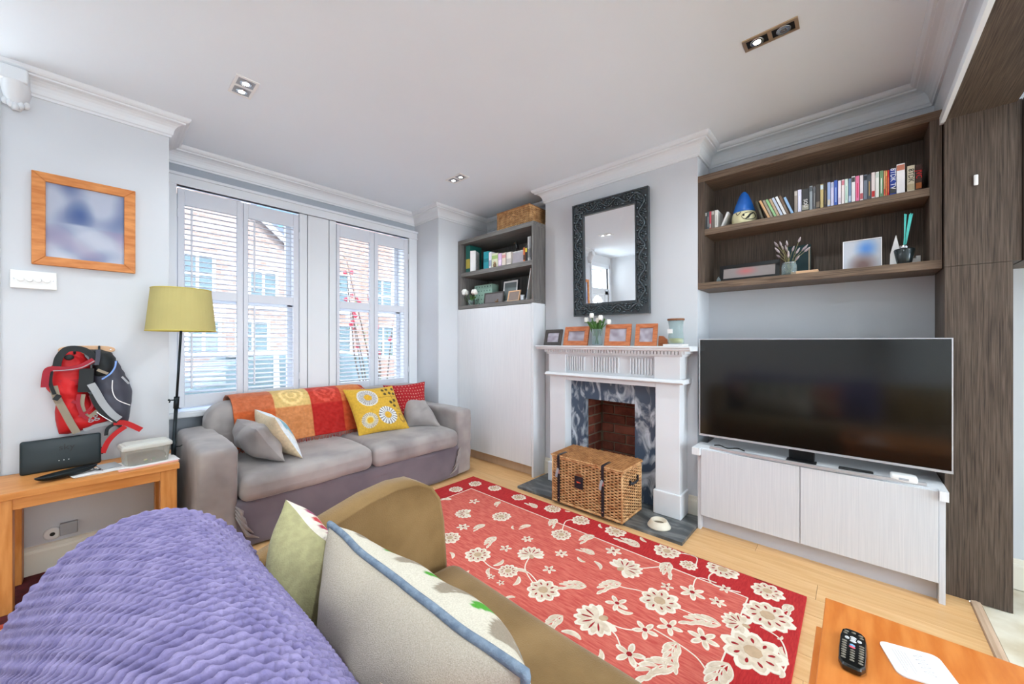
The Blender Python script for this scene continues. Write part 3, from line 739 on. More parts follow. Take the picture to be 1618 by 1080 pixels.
cr_, iv_, dk_, be_ = MB(), MB(), MB(), MB()
rr = random.Random(11)
_pz = [0]
def poly(mb, pts, z):
    _pz[0] = (_pz[0] + 1) % 29
    mb.prism([(min(RX1 - .012, max(RX0 + .012, p[0])), min(RY1 - .012, max(RY0 + .012, p[1])), .0105) for p in pts], (0, 0, z - .0095 + _pz[0] * .000017))
def petal(mb, c, a, L, W, z, bend=0):
    n = 6; l = []; r = []
    for i in range(n + 1):
        t = i / n; w = W * math.sin(math.pi * min(1, t * .90 + .06)) ** .7 * (.6 + .5 * t)
        an = a + bend * t; x = c[0] + L * t * math.cos(an); y = c[1] + L * t * math.sin(an)
        l.append((x - math.sin(an) * w, y + math.cos(an) * w)); r.append((x + math.sin(an) * w, y - math.cos(an) * w))
    poly(mb, r + l[::-1], z)
def blossom(c, R_, n=9, a0=0.0):
    z = .0125
    for k in range(n): petal(iv_, c, a0 + k * 2 * math.pi / n, R_ * rr.uniform(.95, 1.08), R_ * .36, z)
    for k in range(n): petal(cr_, c, a0 + k * 2 * math.pi / n, R_ * .86, R_ * .27, z + .0008)
    for k in range(n): petal(dk_, (c[0] + R_ * .45 * math.cos(a0 + k * 6.2832 / n), c[1] + R_ * .45 * math.sin(a0 + k * 6.2832 / n)), a0 + k * 6.2832 / n + .3, R_ * .24, R_ * .06, z + .0014)
    poly(be_, [(c[0] + R_ * .3 * math.cos(t * .7854), c[1] + R_ * .3 * math.sin(t * .7854)) for t in range(8)], z + .0018)
def peony(c, R_, a0=0.0):
    z = .0125
    for k in range(11): petal(iv_, c, a0 + (k - 5) * .42, R_ * (1.12 - .03 * abs(k - 5)), R_ * .26, z)
    for k in range(9): petal(cr_, c, a0 + (k - 4) * .44, R_ * (.96 - .03 * abs(k - 4)), R_ * .19, z + .0008)
    for k in range(5): petal(dk_, (c[0] + R_ * .25 * math.cos(a0 + (k - 2) * .6), c[1] + R_ * .25 * math.sin(a0 + (k - 2) * .6)), a0 + (k - 2) * .6, R_ * .5, R_ * .05, z + .0014)
    petal(be_, c, a0 + math.pi, R_ * .5, R_ * .2, z + .0008)
def star(c, R_, n=5, a0=0.0):
    for k in range(n): petal(iv_, c, a0 + k * 2 * math.pi / n, R_, R_ * .25, .0126)
    for k in range(n): petal(cr_, c, a0 + k * 2 * math.pi / n, R_ * .8, R_ * .15, .0134)
    poly(dk_, [(c[0] + R_ * .2 * math.cos(t * 1.0472), c[1] + R_ * .2 * math.sin(t * 1.0472)) for t in range(6)], .0142)
def spray(c, R_, a0=0.0):
    st = [(c[0] + R_ * (t - .35) * math.cos(a0 + .5 * (t - .5)) * 1.1, c[1] + R_ * (t - .35) * math.sin(a0 + .5 * (t - .5)) * 1.1) for t in (0, .25, .5, .75, 1.0)]
    vine(st, .005)
    for i, p in enumerate(st):
        L = R_ * (.72, .66, .58, .5, .5)[i]
        for sg in ((-1, 1) if i < 4 else (0,)):
            an = a0 + .5 * (i / 4 - .5) + sg * .75
            petal(iv_, p, an, L, R_ * .105, .0125, -sg * .35); petal(cr_, p, an, L * .9, R_ * .068, .0133, -sg * .35)
def leaf(c, R_, a0=0.0, b=.6):
    petal(iv_, c, a0, R_, R_ * .2, .0125, b); petal(cr_, c, a0, R_ * .88, R_ * .13, .0133, b)
def vine(pts, w=.006):
    P = [Vector((min(RX1 - .015, p[0]), max(RY0 + .015, p[1]), .0128)) for p in pts]; out = []
    for i in range(len(P) - 1):
        p0 = P[max(i - 1, 0)]; p1 = P[i]; p2 = P[i + 1]; p3 = P[min(i + 2, len(P) - 1)]
        for k in range(6):
            t = k / 6
            out.append(.5 * ((2 * p1) + (p2 - p0) * t + (2 * p0 - 5 * p1 + 4 * p2 - p3) * t * t + (3 * p1 - p0 - 3 * p2 + p3) * t ** 3))
    out.append(P[-1]); lines.strap(out, w, .0012, (0, 0, 1))
q7 = crop(680, 740, 1300, 1080, 1618, 887)
def rp(a, b): v = onZ(.013, *q7(a, b)); return (v.x, v.y)
FL = [('b', 195, 355, .066), ('p', 415, 355, .068), ('b', 320, 422, .05), ('b', 465, 500, .075), ('p', 145, 185, .06), ('b', 292, 197, .06), ('b', 540, 272, .058), ('p', 800, 410, .078),
      ('b', 945, 545, .082), ('p', 690, 620, .085), ('b', 80, 285, .06), ('b', 505, 165, .056), ('b', 620, 213, .056), ('b', 765, 258, .062), ('b', 975, 340, .066), ('b', 1205, 415, .072), ('b', 1390, 605, .088), ('b', 1330, 755, .10),
      ('b', 365, 118, .05), ('b', 105, 85, .05), ('b', 265, 80, .05), ('b', 185, 62, .05), ('b', 1390, 505, .062), ('p', 1280, 640, .06), ('b', 1065, 398, .04),
      ('s', 135, 240, .04), ('s', 180, 135, .04), ('s', 310, 328, .034), ('s', 400, 290, .034), ('s', 540, 350, .036), ('s', 490, 415, .034), ('s', 755, 340, .044), ('s', 770, 555, .05), ('s', 1080, 510, .056), ('s', 885, 665, .05),
      ('s', 820, 765, .056), ('s', 1125, 700, .056), ('s', 975, 485, .03), ('s', 1215, 495, .03), ('s', 250, 445, .02), ('s', 290, 470, .02), ('s', 1185, 550, .034), ('s', 985, 650, .05),
      ('y', 210, 235, .07), ('y', 255, 290, .085), ('y', 430, 155, .075), ('y', 510, 215, .085), ('y', 655, 280, .09), ('y', 840, 310, .10), ('y', 610, 480, .10), ('y', 755, 475, .10), ('y', 975, 400, .10), ('y', 1150, 630, .11),
      ('y', 960, 810, .12), ('y', 1000, 740, .10), ('y', 1200, 830, .13), ('y', 280, 140, .06), ('y', 75, 125, .06), ('y', 400, 235, .06), ('y', 660, 345, .07), ('y', 1480, 570, .06), ('y', 520, 620, .09),
      ('l', 300, 375, .07), ('l', 400, 430, .08), ('l', 340, 480, .07), ('l', 245, 410, .06), ('l', 345, 250, .045), ('l', 640, 385, .055), ('l', 700, 415, .07), ('l', 870, 280, .06), ('l', 580, 175, .04), ('l', 450, 130, .05),
      ('l', 835, 595, .07), ('l', 620, 705, .08), ('l', 700, 745, .07), ('l', 1450, 735, .06), ('l', 1440, 860, .05), ('l', 1450, 690, .03), ('l', 1340, 440, .07), ('l', 700, 228, .05), ('l', 80, 345, .06), ('l', 160, 420, .05), ('l', 350, 530, .05), ('l', 1050, 345, .05), ('l', 1125, 365, .03)]
for k, a, b, r in FL:
    c = rp(a, b)
    if k == 'b': blossom(c, r * 1.12, 9 + rr.randrange(3), rr.random() * 6)
    elif k == 'p': peony(c, r * 1.15, rr.random() * 6)
    elif k == 's': star(c, r * 1.1, 5 + rr.randrange(2), rr.random() * 6)
    elif k == 'y': spray(c, r * 1.05, rr.uniform(-1.2, 1.2) + 2.4)
    else: leaf(c, r * 1.1, rr.random() * 6, rr.choice((-.7, .7)))
# flowers hidden under the sofas and beside them, plus the far corner seen between the sofas
for k in range(60):
    c = (rr.uniform(RX0 + .06, 1.25), rr.uniform(RY0 + .06, RY1 - .06))
    if c[0] > .95 and c[1] < 2.3: continue
    (blossom if k % 3 == 0 else spray if k % 3 == 1 else star)(c, rr.uniform(.04, .07))
for ps in ([(195, 355), (250, 405), (320, 422), (400, 425), (465, 500)], [(945, 545), (870, 505), (800, 490), (755, 475)], [(690, 620), (800, 660), (885, 665)], [(690, 620), (760, 680), (790, 740), (850, 800), (920, 840)],
           [(1330, 755), (1440, 840), (1470, 780), (1440, 700), (1360, 650)], [(1205, 415), (1150, 440), (1170, 480), (1280, 510)], [(800, 410), (880, 410), (975, 400)], [(620, 213), (560, 215), (540, 272)], [(415, 355), (390, 410), (430, 480)],
           [(975, 340), (1060, 345), (1100, 365), (1095, 395)], [(945, 545), (1060, 590), (1150, 630)], [(920, 660), (1020, 720), (1100, 780), (1150, 850)], [(1080, 510), (1100, 450), (1180, 470)]):
    vine([rp(*p) for p in ps])
for mb, nm, mt in ((iv_, 'ivory_outlines', 'ruglight'), (cr_, 'cream_petals', 'rugcream'), (dk_, 'red_veins', 'rugdark'), (be_, 'beige_centres', 'rugbrown'), (lines, 'vine_lines', 'ruglight')):
    tag(mb.build(nm, M[mt], rug), kind='stuff')

# ================================================================ soft shapes
def folds(amp, fr, seed=0):
    def f(p):
        q = Vector((p.x * fr + seed, p.y * fr, p.z * fr))
        return p + noise.noise_vector(q) * amp + noise.noise_vector(q * 2.7) * (amp * .35)
    return f
def drape(lo, hi, seed=0, zs=.35):
    def f(p):
        q = Vector((p.x * 2.4 + seed, p.y * 2.4, p.z * 2.4)); h = Vector((p.x * 13 + seed, p.y * 13, p.z * 13 * zs)); w = Vector((p.x * 5 + seed * 2, p.y * 5, p.z * 5))
        k = abs(noise.noise(h)); d = noise.noise_vector(w).normalized() if noise.noise_vector(w).length > 1e-6 else Vector((0, 0, 1))
        return p + noise.noise_vector(q) * lo + d * (hi * (1 - 2.2 * k)) * .6
    return f
def colors_from(mb, fn):
    return np.array([(*lin(fn(i)), 1) for i in range(len(mb.v))], np.float32)
def cushion(name, label, TL, TR, BL, BR, th, front, back, group=None, n=44, sag=.0, extra=None, mt='pattern', flip=False, wr=.004, seed=0):
    """square cushion spanned by four corners; front/back: colour (rgb or function of u,v)"""
    TL, TR, BL, BR = map(Vector, (TL, TR, BL, BR))
    nrm = (TR - TL).cross(BL - TL).normalized()
    if flip: nrm = -nrm
    base = (BL + BR) / 2; lowest = min(TL.z, TR.z, BL.z, BR.z)
    t = thing(name, label, 'cushion', (base.x, base.y, lowest), group)
    def surf(s):
        def f(u, v):
            a, b = 2 * u - 1, 2 * v - 1
            pin = 1 - .075 * (1 - a * a) if abs(b) > 0 else 1
            uu = .5 + .5 * a * (1 - .07 * (1 - b * b) * 1.0); vv = .5 + .5 * b * (1 - .07 * (1 - a * a))
            p = (TL * (1 - uu) + TR * uu) * (1 - vv) + (BL * (1 - uu) + BR * uu) * vv
            h = max(0, (1 - abs(a) ** 2.4)) ** .55 * max(0, (1 - abs(b) ** 2.4)) ** .55
            p = p + nrm * (s * th / 2 * h) + Vector((0, 0, -sag * h))
            return p + noise.noise_vector(p * 9 + Vector((seed, 0, 0))) * wr * (.4 + h)
        return f
    res = []
    for s, spec, nm in ((1, front, 'front_cover'), (-1, back, 'back_cover')):
        mb = MB().grid(surf(s), n, n)
        if callable(spec): cols = np.array([(*lin(spec(i / n, j / n)), 1) for i in range(n + 1) for j in range(n + 1)], np.float32)
        else: cols = np.array([(*lin(spec), 1)] * len(mb.v), np.float32)
        res.append(mb.build(nm, M[mt], t, smooth=True, colors=cols))
    rim = []
    f = surf(0)
    for k in range(n): rim.append(f(k / n, 0))
    for k in range(n): rim.append(f(1, k / n))
    for k in range(n): rim.append(f(1 - k / n, 1))
    for k in range(n): rim.append(f(0, 1 - k / n))
    return t, rim

# ================================================================ GREY SOFA
gs = thing('grey_sofa', 'two-seat slate grey velvet sofa with loose slipcover under the window', 'sofa', (1.38, 3.1, 0))
AX0, AX1, BX0, BX1 = .365, .555, 2.225, 2.40
SY0, SY1 = 2.70, 3.585
fo = drape(.012, .006, 1.0); fo2 = drape(.010, .008, 9.0)
def armf(p):
    q = fo(p); q.x = max(q.x, .36)
    return q
MB().rbox((AX0, SY0, .012), (AX1, 3.55, .635), .032, 26, armf).build('arm', M['greysofa'], gs, smooth=True)
MB().rbox((BX0, SY0 + .01, .012), (BX1, 3.55, .612), .032, 26, fo).build('arm', M['greysofa'], gs, smooth=True)
def skirtf(p):
    q = fo2(p); q.z = max(.006, q.z); return q
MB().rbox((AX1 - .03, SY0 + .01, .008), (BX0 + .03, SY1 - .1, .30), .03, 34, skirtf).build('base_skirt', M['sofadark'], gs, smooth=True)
def seatf(sd):
    f = drape(.012, .004, sd, 1.0)
    def g(p):
        q = f(p)
        if q.z > .40: q.z += .018 * math.sin(max(0, min(1, (p.y - 2.68) / .7)) * math.pi)
        return q
    return g
MB().rbox((AX1 + .004, 2.668, .285), (1.388, 3.36, .445), .055, 24, seatf(3)).build('seat_cushion', M['greysofa'], gs, smooth=True)
MB().rbox((1.396, 2.668, .285), (BX0 - .004, 3.36, .445), .055, 24, seatf(5)).build('seat_cushion', M['greysofa'], gs, smooth=True)
def backf(p):
    q = fo(p); t = max(0, (p.z - .45) / .37); q.y += .05 * t if p.y < 3.5 else 0
    e = max(0, .70 - p.x) / .3; q.z -= .10 * e * e * (1 if p.z > .6 else 0)
    q.y = min(q.y, 3.592); return q
MB().rbox((.50, 3.30, .30), (2.30, 3.578, .815), .09, 34, backf).build('backrest', M['greysofa'], gs, smooth=True)
# gathered folds where the slipcover is tucked in
for sx, x in ((1, BX0 + .012), (-1, AX1 - .012)):
    for k in range(4):
        MB().tube([(x + sx * .01, 2.692, .28 - .02 * k), (x - sx * (.02 + .01 * k), 2.688, .24 - .05 * k), (x - sx * (.02 + .03 * k), 2.699, .17 - .04 * k)], [.003, .011, .003], 6).build('tuck_fold', M['greysofa'], gs, smooth=True)

# orange check throw over the back
ot = thing('check_throw', 'orange red and yellow checked throw draped over the grey sofa back', 'throw', (1.1, 3.4, .5))
prof_t = [(3.590, .62), (3.592, .74), (3.575, .80), (3.53, .831), (3.47, .834), (3.41, .815), (3.362, .77), (3.335, .70), (3.315, .62), (3.298, .53), (3.285, .475)]
def pt_at(v):
    k = v * (len(prof_t) - 1); i = min(int(k), len(prof_t) - 2); f = k - i
    return (prof_t[i][0] * (1 - f) + prof_t[i + 1][0] * f, prof_t[i][1] * (1 - f) + prof_t[i + 1][1] * f)
def throwpt(u, v):
    y, z = pt_at(v); x = .64 + u * .98 + .03 * (v - .5)
    w = .006 * math.sin(u * 23 + v * 5) * v + noise.noise((x * 9, v * 6, 2.1)) * .008
    e = max(0, .70 - x) / .3
    if z > .6: z -= .10 * e * e
    return (x, y - .016 - max(0, w) if v > .45 else y - .016 * (v > .3), z + (.012 + abs(w) * .6 if .15 < v < .6 else .004))
NU, NV = 120, 60
mb = MB().grid(throwpt, NU, NV)
rows = [[(206, 112, 72), (226, 190, 120), (196, 60, 44), (214, 124, 66)], [(206, 98, 48), (214, 138, 84), (182, 34, 28), (198, 78, 36)]]
def tcol(u, v):
    ci = 0 if u < .27 else 1 if u < .54 else 2 if u < .80 else 3
    c = rows[0 if v < .66 else 1][ci]
    if v < .40: c = tuple(min(255, int(a * .82 + 46)) for a in c)
    k = noise.noise((u * 40, v * 40, .3))
    if ci in (1, 2) and .35 < v < .66:
        d = math.hypot((u - (.405 if ci == 1 else .67)) / .10, (v - .52) / .13)
        if abs(d - .8) < .1 or (d < .8 and math.sin(d * 14 + math.atan2(v - .52, u - .6) * 3) > .5): c = tuple(min(255, a + 28) for a in c)
    return tuple(max(0, min(255, a + k * 16)) for a in c)
cols = np.array([(*lin(tcol(i / NU, j / NV)), 1) for i in range(NU + 1) for j in range(NV + 1)], np.float32)
o = mb.build('cloth', M['pattern'], ot, smooth=True, colors=cols)
o.modifiers.new('thick', 'SOLIDIFY').thickness = .006
mb = MB(); r2 = random.Random(5)
M['fringe'] = mat('red_fringe', (176, 36, 34), .9, rgb2=(214, 104, 48), scale=30)
for k in range(90):
    p = Vector(throwpt(k / 89, 1.0)) + Vector((0, -.006, 0)); l = r2.uniform(.025, .045)
    mb.tube([p, p + Vector((r2.uniform(-.006, .006), -.006, -l * .5)), p + Vector((r2.uniform(-.014, .014), -.004, -l))], .0018, 4)
for k in range(46):
    p = Vector(throwpt(1.0, .12 + .88 * k / 45)); l = r2.uniform(.02, .05)
    mb.tube([p + Vector((0, -.004, .004)), p + Vector((l * .6, -.010, -.002)), p + Vector((l, -.010, -.018))], .0026, 4)
tag(mb.build('fringe', M['fringe'], ot), kind='stuff')
pt = throwpt(1.0, .78); MB().box((pt[0] - .002, pt[1] - .012, pt[2] - .015), (pt[0] + .012, pt[1] - .010, pt[2] + .015)).build('care_tag', M['paper'], ot)

# cushions on the grey sofa
def yellow(u, v):
    c = (222, 176, 62)
    for cx, cy, r, k in ((.34, .27, .20, 0), (.62, .70, .19, 1), (.24, .76, .155, 2)):
        dx, dy = u - cx, v - cy; d = math.hypot(dx, dy); a = math.atan2(dy, dx)
        if d < r:
            n = 26 if k == 0 else 18 if k == 1 else 24
            ph = (a / (2 * math.pi) * n) % 1
            if d < r * .38: c = (226, 174, 52)
            elif k == 0: c = (228, 226, 220) if abs(ph - .5) < .18 or (d > r * .9) else (168, 160, 156)
            elif k == 1: c = (236, 234, 230) if abs(ph - .5) < .30 else (122, 118, 120)
            else: c = (232, 214, 150) if d < r * .55 else ((216, 206, 186) if abs(ph - .5) < .3 else (176, 160, 140))
    for cx, cy in ((.80, .10), (.84, .20), (.70, .12), (.72, .22), (.94, .10), (.93, .22), (.78, .42), (.88, .38), (.84, .50)):
        if math.hypot(u - cx, v - cy) < .034: c = (86, 72, 40)
    if abs(u - .84) < .006 and .22 < v < .5: c = (150, 112, 50)
    if abs(v - .285) < .006 and u > .55: c = (150, 112, 50)
    if abs(v - .64) < .006 and u > .80: c = (160, 120, 56)
    if .86 < u < .95 and .54 < v < .60: c = (196, 156, 70)
    if abs(math.hypot((u - .9) / .05, (v - .78) / .08) - 1) < .25: c = (176, 134, 62)
    return c
cushion('scatter_cushion', 'yellow cushion printed with grey and white sunflower heads', (1.435, 3.33, .83), (1.885, 3.28, .83), (1.465, 3.085, .452), (1.915, 3.02, .452), .15, yellow, (214, 170, 60), n=90, flip=True, seed=1)
def redspot(u, v):
    i, j = int(u * 13), int(v * 13); cx, cy = (i + .5 + .25 * math.sin(j * 2.1)) / 13, (j + .5) / 13
    return (224, 170, 150) if math.hypot(u - cx, v - cy) < .012 else (170, 30, 38)
cushion('scatter_cushion', 'crimson cushion with tiny pale dots beside the yellow one', (1.83, 3.36, .83), (2.20, 3.20, .85), (1.93, 3.20, .47), (2.13, 3.05, .462), .14, redspot, (160, 30, 36), n=80, seed=4, wr=.010, flip=True)
M['greycush'] = M['greysofa']
cushion('scatter_cushion', 'crumpled grey velvet cushion tucked against the far sofa arm', (1.98, 3.32, .70), (2.19, 3.20, .70), (1.90, 3.08, .468), (2.16, 2.87, .455), .17, (150, 144, 146), (140, 134, 136), n=40, seed=7, wr=.022, mt='greycush', flip=True)
cushion('scatter_cushion', 'plump grey velvet cushion leaning on the near sofa arm', (.655, 3.27, .695), (.665, 2.83, .69), (.76, 3.29, .475), (.815, 2.77, .462), .20, (150, 140, 136), (140, 134, 136), n=40, seed=11, wr=.018, mt='greycush', flip=False)
def bluecush(u, v):
    c = (236, 234, 224)
    k = noise.noise((u * 5, v * 5, 3.7))
    if k > .12: c = (126, 184, 202)
    elif k > .04: c = (176, 208, 214)
    d = math.hypot((u - .55) / .16, (v - .5) / .22)
    if abs(d - 1) < .09 or abs(d - .6) < .09 or abs(d - 1.3) < .05: c = (70, 74, 78)
    if u < .05 or u > .95 or v < .05 or v > .95: c = (232, 240, 244)
    return c
cushion('scatter_cushion', 'pale blue and white drawn-print cushion on the plump grey one', (.76, 3.26, .755), (.772, 2.83, .75), (.87, 3.27, .478), (.925, 2.77, .458), .14, bluecush, (226, 206, 172), n=80, seed=13, wr=.007, flip=False)

# ================================================================ BROWN SOFA
bs = thing('brown_sofa', 'olive brown chenille sofa seen over its back from behind', 'sofa', (.4, .2, 0))
AP = [(-.10, .10), (-.10, .56), (.10, .60), (.30, .665), (.45, .705), (.58, .742), (.68, .756), (.76, .750), (.815, .72), (.85, .67), (.868, .58), (.88, .42), (.885, .10)]
AP2 = []
for i in range(len(AP) - 1):
    for k in range(4): t = k / 4; AP2.append((AP[i][0] * (1 - t) + AP[i + 1][0] * t, AP[i][1] * (1 - t) + AP[i + 1][1] * t))
AP2.append(AP[-1])
mb = MB(); n = len(AP2); cxa, cza = .4, .35
lay = [(1.150, .020), (1.142, .006), (1.140, .0), (1.250, .0), (1.258, .006), (1.252, .018)]
lay = [(1.1460, .022), (1.1395, .010), (1.1375, .0), (1.150 + .09, .0), (1.252, .010), (1.246, .022)]
vs = []; fs = []
for (yy, ins) in lay:
    for x, z in AP2:
        d = Vector((x - cxa, z - cza)); d = d - d.normalized() * ins
        vs.append((cxa + d.x, yy, max(.1, cza + d.y)))
for i in range(len(lay) - 1):
    for k in range(n - 1): fs.append((i * n + k, i * n + k + 1, (i + 1) * n + k + 1, (i + 1) * n + k))
fs += [tuple(range(n))[::-1], tuple((len(lay) - 1) * n + k for k in range(n))]
mb.add(vs, fs); mb.build('arm', M['brownsofa'], bs, smooth=True)
fb_ = folds(.006, 5, 20)
def bseat(p):
    q = fb_(p)
    if p.z > .40: q.z += .012 * math.sin(max(0, min(1, (p.x - .2) / .7)) * math.pi)
    return q
MB().rbox((.10, -.75, .26), (.912, 1.134, .425), .05, 14, bseat).build('seat_cushion', M['brownsofa'], bs, smooth=True)
MB().rbox((-.12, -.80, .10), (.88, 1.136, .27), .02, 4).build('base', M['brownsofa'], bs, smooth=True)
for x, y in ((-.05, 1.1), (.80, 1.1), (-.05, -.7), (.8, -.7)): MB().lathe((x, y, 0), [(.018, 0), (.024, .10)], 12).build('leg', M['oakV'], bs, smooth=True)
SEC = [(-.165, .18), (-.155, .45), (-.142, .60), (-.115, .70), (-.075, .765), (-.02, .815), (.045, .842), (.11, .838), (.17, .806), (.22, .755), (.262, .69), (.292, .60), (.305, .50), (.31, .43)]
sp = []
for i in range(len(SEC) - 1):
    p0 = Vector(SEC[max(i - 1, 0)]); p1 = Vector(SEC[i]); p2 = Vector(SEC[i + 1]); p3 = Vector(SEC[min(i + 2, len(SEC) - 1)])
    for k in range(14):
        t = k / 14; sp.append(.5 * ((2 * p1) + (p2 - p0) * t + (2 * p0 - 5 * p1 + 4 * p2 - p3) * t * t + (3 * p1 - p0 - 3 * p2 + p3) * t ** 3))
sp.append(Vector(SEC[-1]))
arc = [0.0]
for i in range(1, len(sp)): arc.append(arc[-1] + (sp[i] - sp[i - 1]).length)
TOT = arc[-1]
def sec_at(s):
    s = max(0, min(TOT, s)); lo, hi = 0, len(arc) - 1
    while hi - lo > 1:
        m = (lo + hi) // 2
        if arc[m] <= s: lo = m
        else: hi = m
    f = (s - arc[lo]) / max(1e-9, arc[hi] - arc[lo]); p = sp[lo].lerp(sp[hi], f); tg = (sp[hi] - sp[lo]).normalized()
    return p, Vector((-tg.y, tg.x))
mb = MB(); pts = [sp[i] for i in range(0, len(sp), 7)] + [sp[-1]]
vs = []; fs = []; lay = [(1.19, .10), (1.205, .05), (1.2, .03), (-.75, .03), (-.78, .06)]
c0 = Vector((.07, .5))
lay = [(1.196, .05), (1.18, .026), (-.75, .026), (-.76, .05)]
for yy, ins in lay:
    for p in pts:
        d = p - c0; d = d - d.normalized() * ins; vs.append((c0.x + d.x, yy, c0.y + d.y))
n = len(pts)
for i in range(len(lay) - 1):
    for k in range(n - 1): fs.append((i * n + k, i * n + k + 1, (i + 1) * n + k + 1, (i + 1) * n + k))
fs += [tuple(range(n))[::-1], tuple((len(lay) - 1) * n + k for k in range(n))]
mb.add(vs, fs); mb.build('backrest', M['brownsofa'], bs, smooth=True)

# lilac knitted throw over the back: garter ridges as real relief
kt = thing('knitted_throw', 'chunky lilac knitted throw hanging over the brown sofa back', 'throw', (.07, .5, .2))
pitch = .017; NYr = 580; NS = 400
ys = np.linspace(1.215, -.20, NYr + 1); ss = np.linspace(.02, TOT - .01, NS + 1)
C = np.empty((NYr + 1, NS + 1, 3))
P = [sec_at(s) for s in ss]; px_ = np.array([p[0].x for p in P]); pz_ = np.array([p[0].y for p in P]); nx_ = np.array([p[1].x for p in P]); nz_ = np.array([p[1].y for p in P])
S, YY = np.meshgrid(ss, ys)
wob = .35 * np.sin(S * 5.1 + YY * 2.0) + .22 * np.sin(S * 9.7 - YY * 4.0)
rw = YY / pitch + wob
ridge = np.abs(np.sin(np.pi * (rw + .17 * np.sin(S * 2 * np.pi / .030 + np.pi * rw * .5))))
stitch = .5 + .5 * np.sin(S * 2 * np.pi / .016 + np.pi * rw)
h = .017 * ridge ** .55 + .003 * stitch * ridge - .011
h += .004 * np.sin(YY * 7.0 + S * 3.0) + .005 * np.sin(S * 6.0 + YY * 2.5)
end = np.clip((1.215 - YY) / .03, 0, 1); hem = np.exp(-((YY - 1.195) / .012) ** 2) * .010
drop = (1 - end) ** 2 * .024
Hh = h + hem - drop + .004
C[..., 0] = px_[None, :] + nx_[None, :] * Hh; C[..., 1] = YY; C[..., 2] = pz_[None, :] + nz_[None, :] * Hh
W_ = NS + 1; ii, jj = np.meshgrid(np.arange(NYr), np.arange(NS), indexing='ij'); b0 = (ii * W_ + jj).ravel()
faces = np.stack([b0, b0 + 1, b0 + W_ + 1, b0 + W_], 1)
me = bpy.data.meshes.new('knit'); me.vertices.add(C.shape[0] * C.shape[1]); me.vertices.foreach_set('co', C.reshape(-1))
me.loops.add(faces.size); me.loops.foreach_set('vertex_index', faces.ravel().astype(np.int32)); me.polygons.add(len(faces))
me.polygons.foreach_set('loop_start', np.arange(0, faces.size, 4, dtype=np.int32)); me.update(calc_edges=True); me.validate()
link_mesh('knit', me, M['knit'], kt, True)

# cushions on the brown sofa (we see their backs; the prints face the fireplace)
def oval_print(u, v):
    c = (232, 222, 206)
    for i in range(7):
        for j in range(9):
            cx = (i + .5 + (.5 if j % 2 else 0)) / 7; cy = (j + .5) / 9
            if math.hypot((u - cx) / .058, (v - cy) / .040) < 1: c = ((182, 30, 70), (150, 40, 90), (196, 44, 52))[(i + 2 * j) % 3]
    return c
t, rim = cushion('sofa_cushion', 'olive green velvet cushion with magenta oval print front', (.330, 1.118, .835), (.392, .925, .735), (.330, 1.085, .545), (.372, .88, .47), .19, oval_print, (172, 166, 122), n=70, seed=21, wr=.013, flip=False)
M['weave'] = mat('oatmeal_weave', (228, 224, 217), .95, rgb2=(248, 246, 242), scale=340, attr=True, bump=.45, bscale=620)
def applique(u, v):
    c = (226, 220, 206)
    k = (u * 4.2) % 1
    d = math.hypot((k - .60) / .30, (v - .22) / .20)
    if d < 1: c = (164, 152, 136)
    if d < 1 and noise.noise((u * 60, v * 60, 1)) > .55: c = (220, 214, 204)
    if math.hypot((k - .74 - (v - .3) * .5) / .13, (v - .30) / .10) < 1: c = (112, 152, 174)
    if math.hypot((k - .12) / .10, (v - .13) / .085) < 1: c = (84, 170, 56)
    return c
t, rim = cushion('sofa_cushion', 'oatmeal woven cushion with blue piping and green leaf applique', (.385, .965, .795), (.385, .33, .80), (.435, .975, .435), (.475, .33, .435), .25, applique, (200, 191, 177), n=110, seed=23, wr=.014, flip=False, mt='weave')
M['piping'] = mat('blue_piping', (108, 124, 142), .8, rgb2=(132, 148, 164), scale=60, bump=.5, bscale=300)
MB().tube(rim[::2], .0075, 8, closed=True).build('piping', M['piping'], t, smooth=True)
zp = [Vector(p) + Vector((-.012, 0, -.03)) for p in rim[4:106:3]]
MB().tube(zp, .003, 6).build('zip_line', M['cream'], t, smooth=True)
def redfloral(u, v):
    k = noise.noise((u * 9, v * 9, 8.1))
    return (196, 44, 44) if k > .12 else (226, 200, 168) if k > -.2 else (150, 60, 50)
cushion('sofa_cushion', 'red and cream floral cushion corner at the near end of the sofa', (.262, .49, .775), (.30, .10, .80), (.34, .49, .45), (.40, .10, .45), .12, redfloral, redfloral, n=60, seed=27, flip=False)
# ================================================================ BENCH TABLE under the picture
BZ = .56
bt = thing('oak_bench_table', 'narrow honey oak side table below the coat pegs', 'table', (-.05, 3.04, 0))
MB().box((-.372, 2.845, BZ - .032), (.302, 3.245, BZ)).build('table_top', M['oak'], bt, bevel=.003)
MB().box((-.345, 2.862, BZ - .085), (.28, 2.884, BZ - .033)).build('apron', M['oak'], bt, bevel=.002)
MB().box((-.345, 3.20, BZ - .085), (.28, 3.222, BZ - .033)).build('apron', M['oak'], bt, bevel=.002)
for x in (.222, -.345):
    MB().box((x, 2.856, .004), (x + .07, 2.93, BZ - .033)).build('leg', M['oakV'], bt, bevel=.003)
    MB().box((x, 3.16, .004), (x + .07, 3.235, BZ - .033)).build('leg', M['oakV'], bt, bevel=.003)
dm = thing('dark_red_mat', 'dark red mat on the floor under the oak side table', 'mat', (-.4, 2.98, 0))
M['matred'] = mat('dark_red_pile', (70, 22, 26), .95, rgb2=(92, 30, 34), scale=40, bump=.5, bscale=300)
M['matedge'] = mat('mat_edge', (176, 70, 50), .9, .06, 20)
MB().box((-.46, 2.78, .0005), (-.02, 3.245, .0035)).build('pile', M['matred'], dm)
MB().box((-.46, 2.74, .0005), (-.02, 2.7795, .0035)).build('border', M['matedge'], dm)
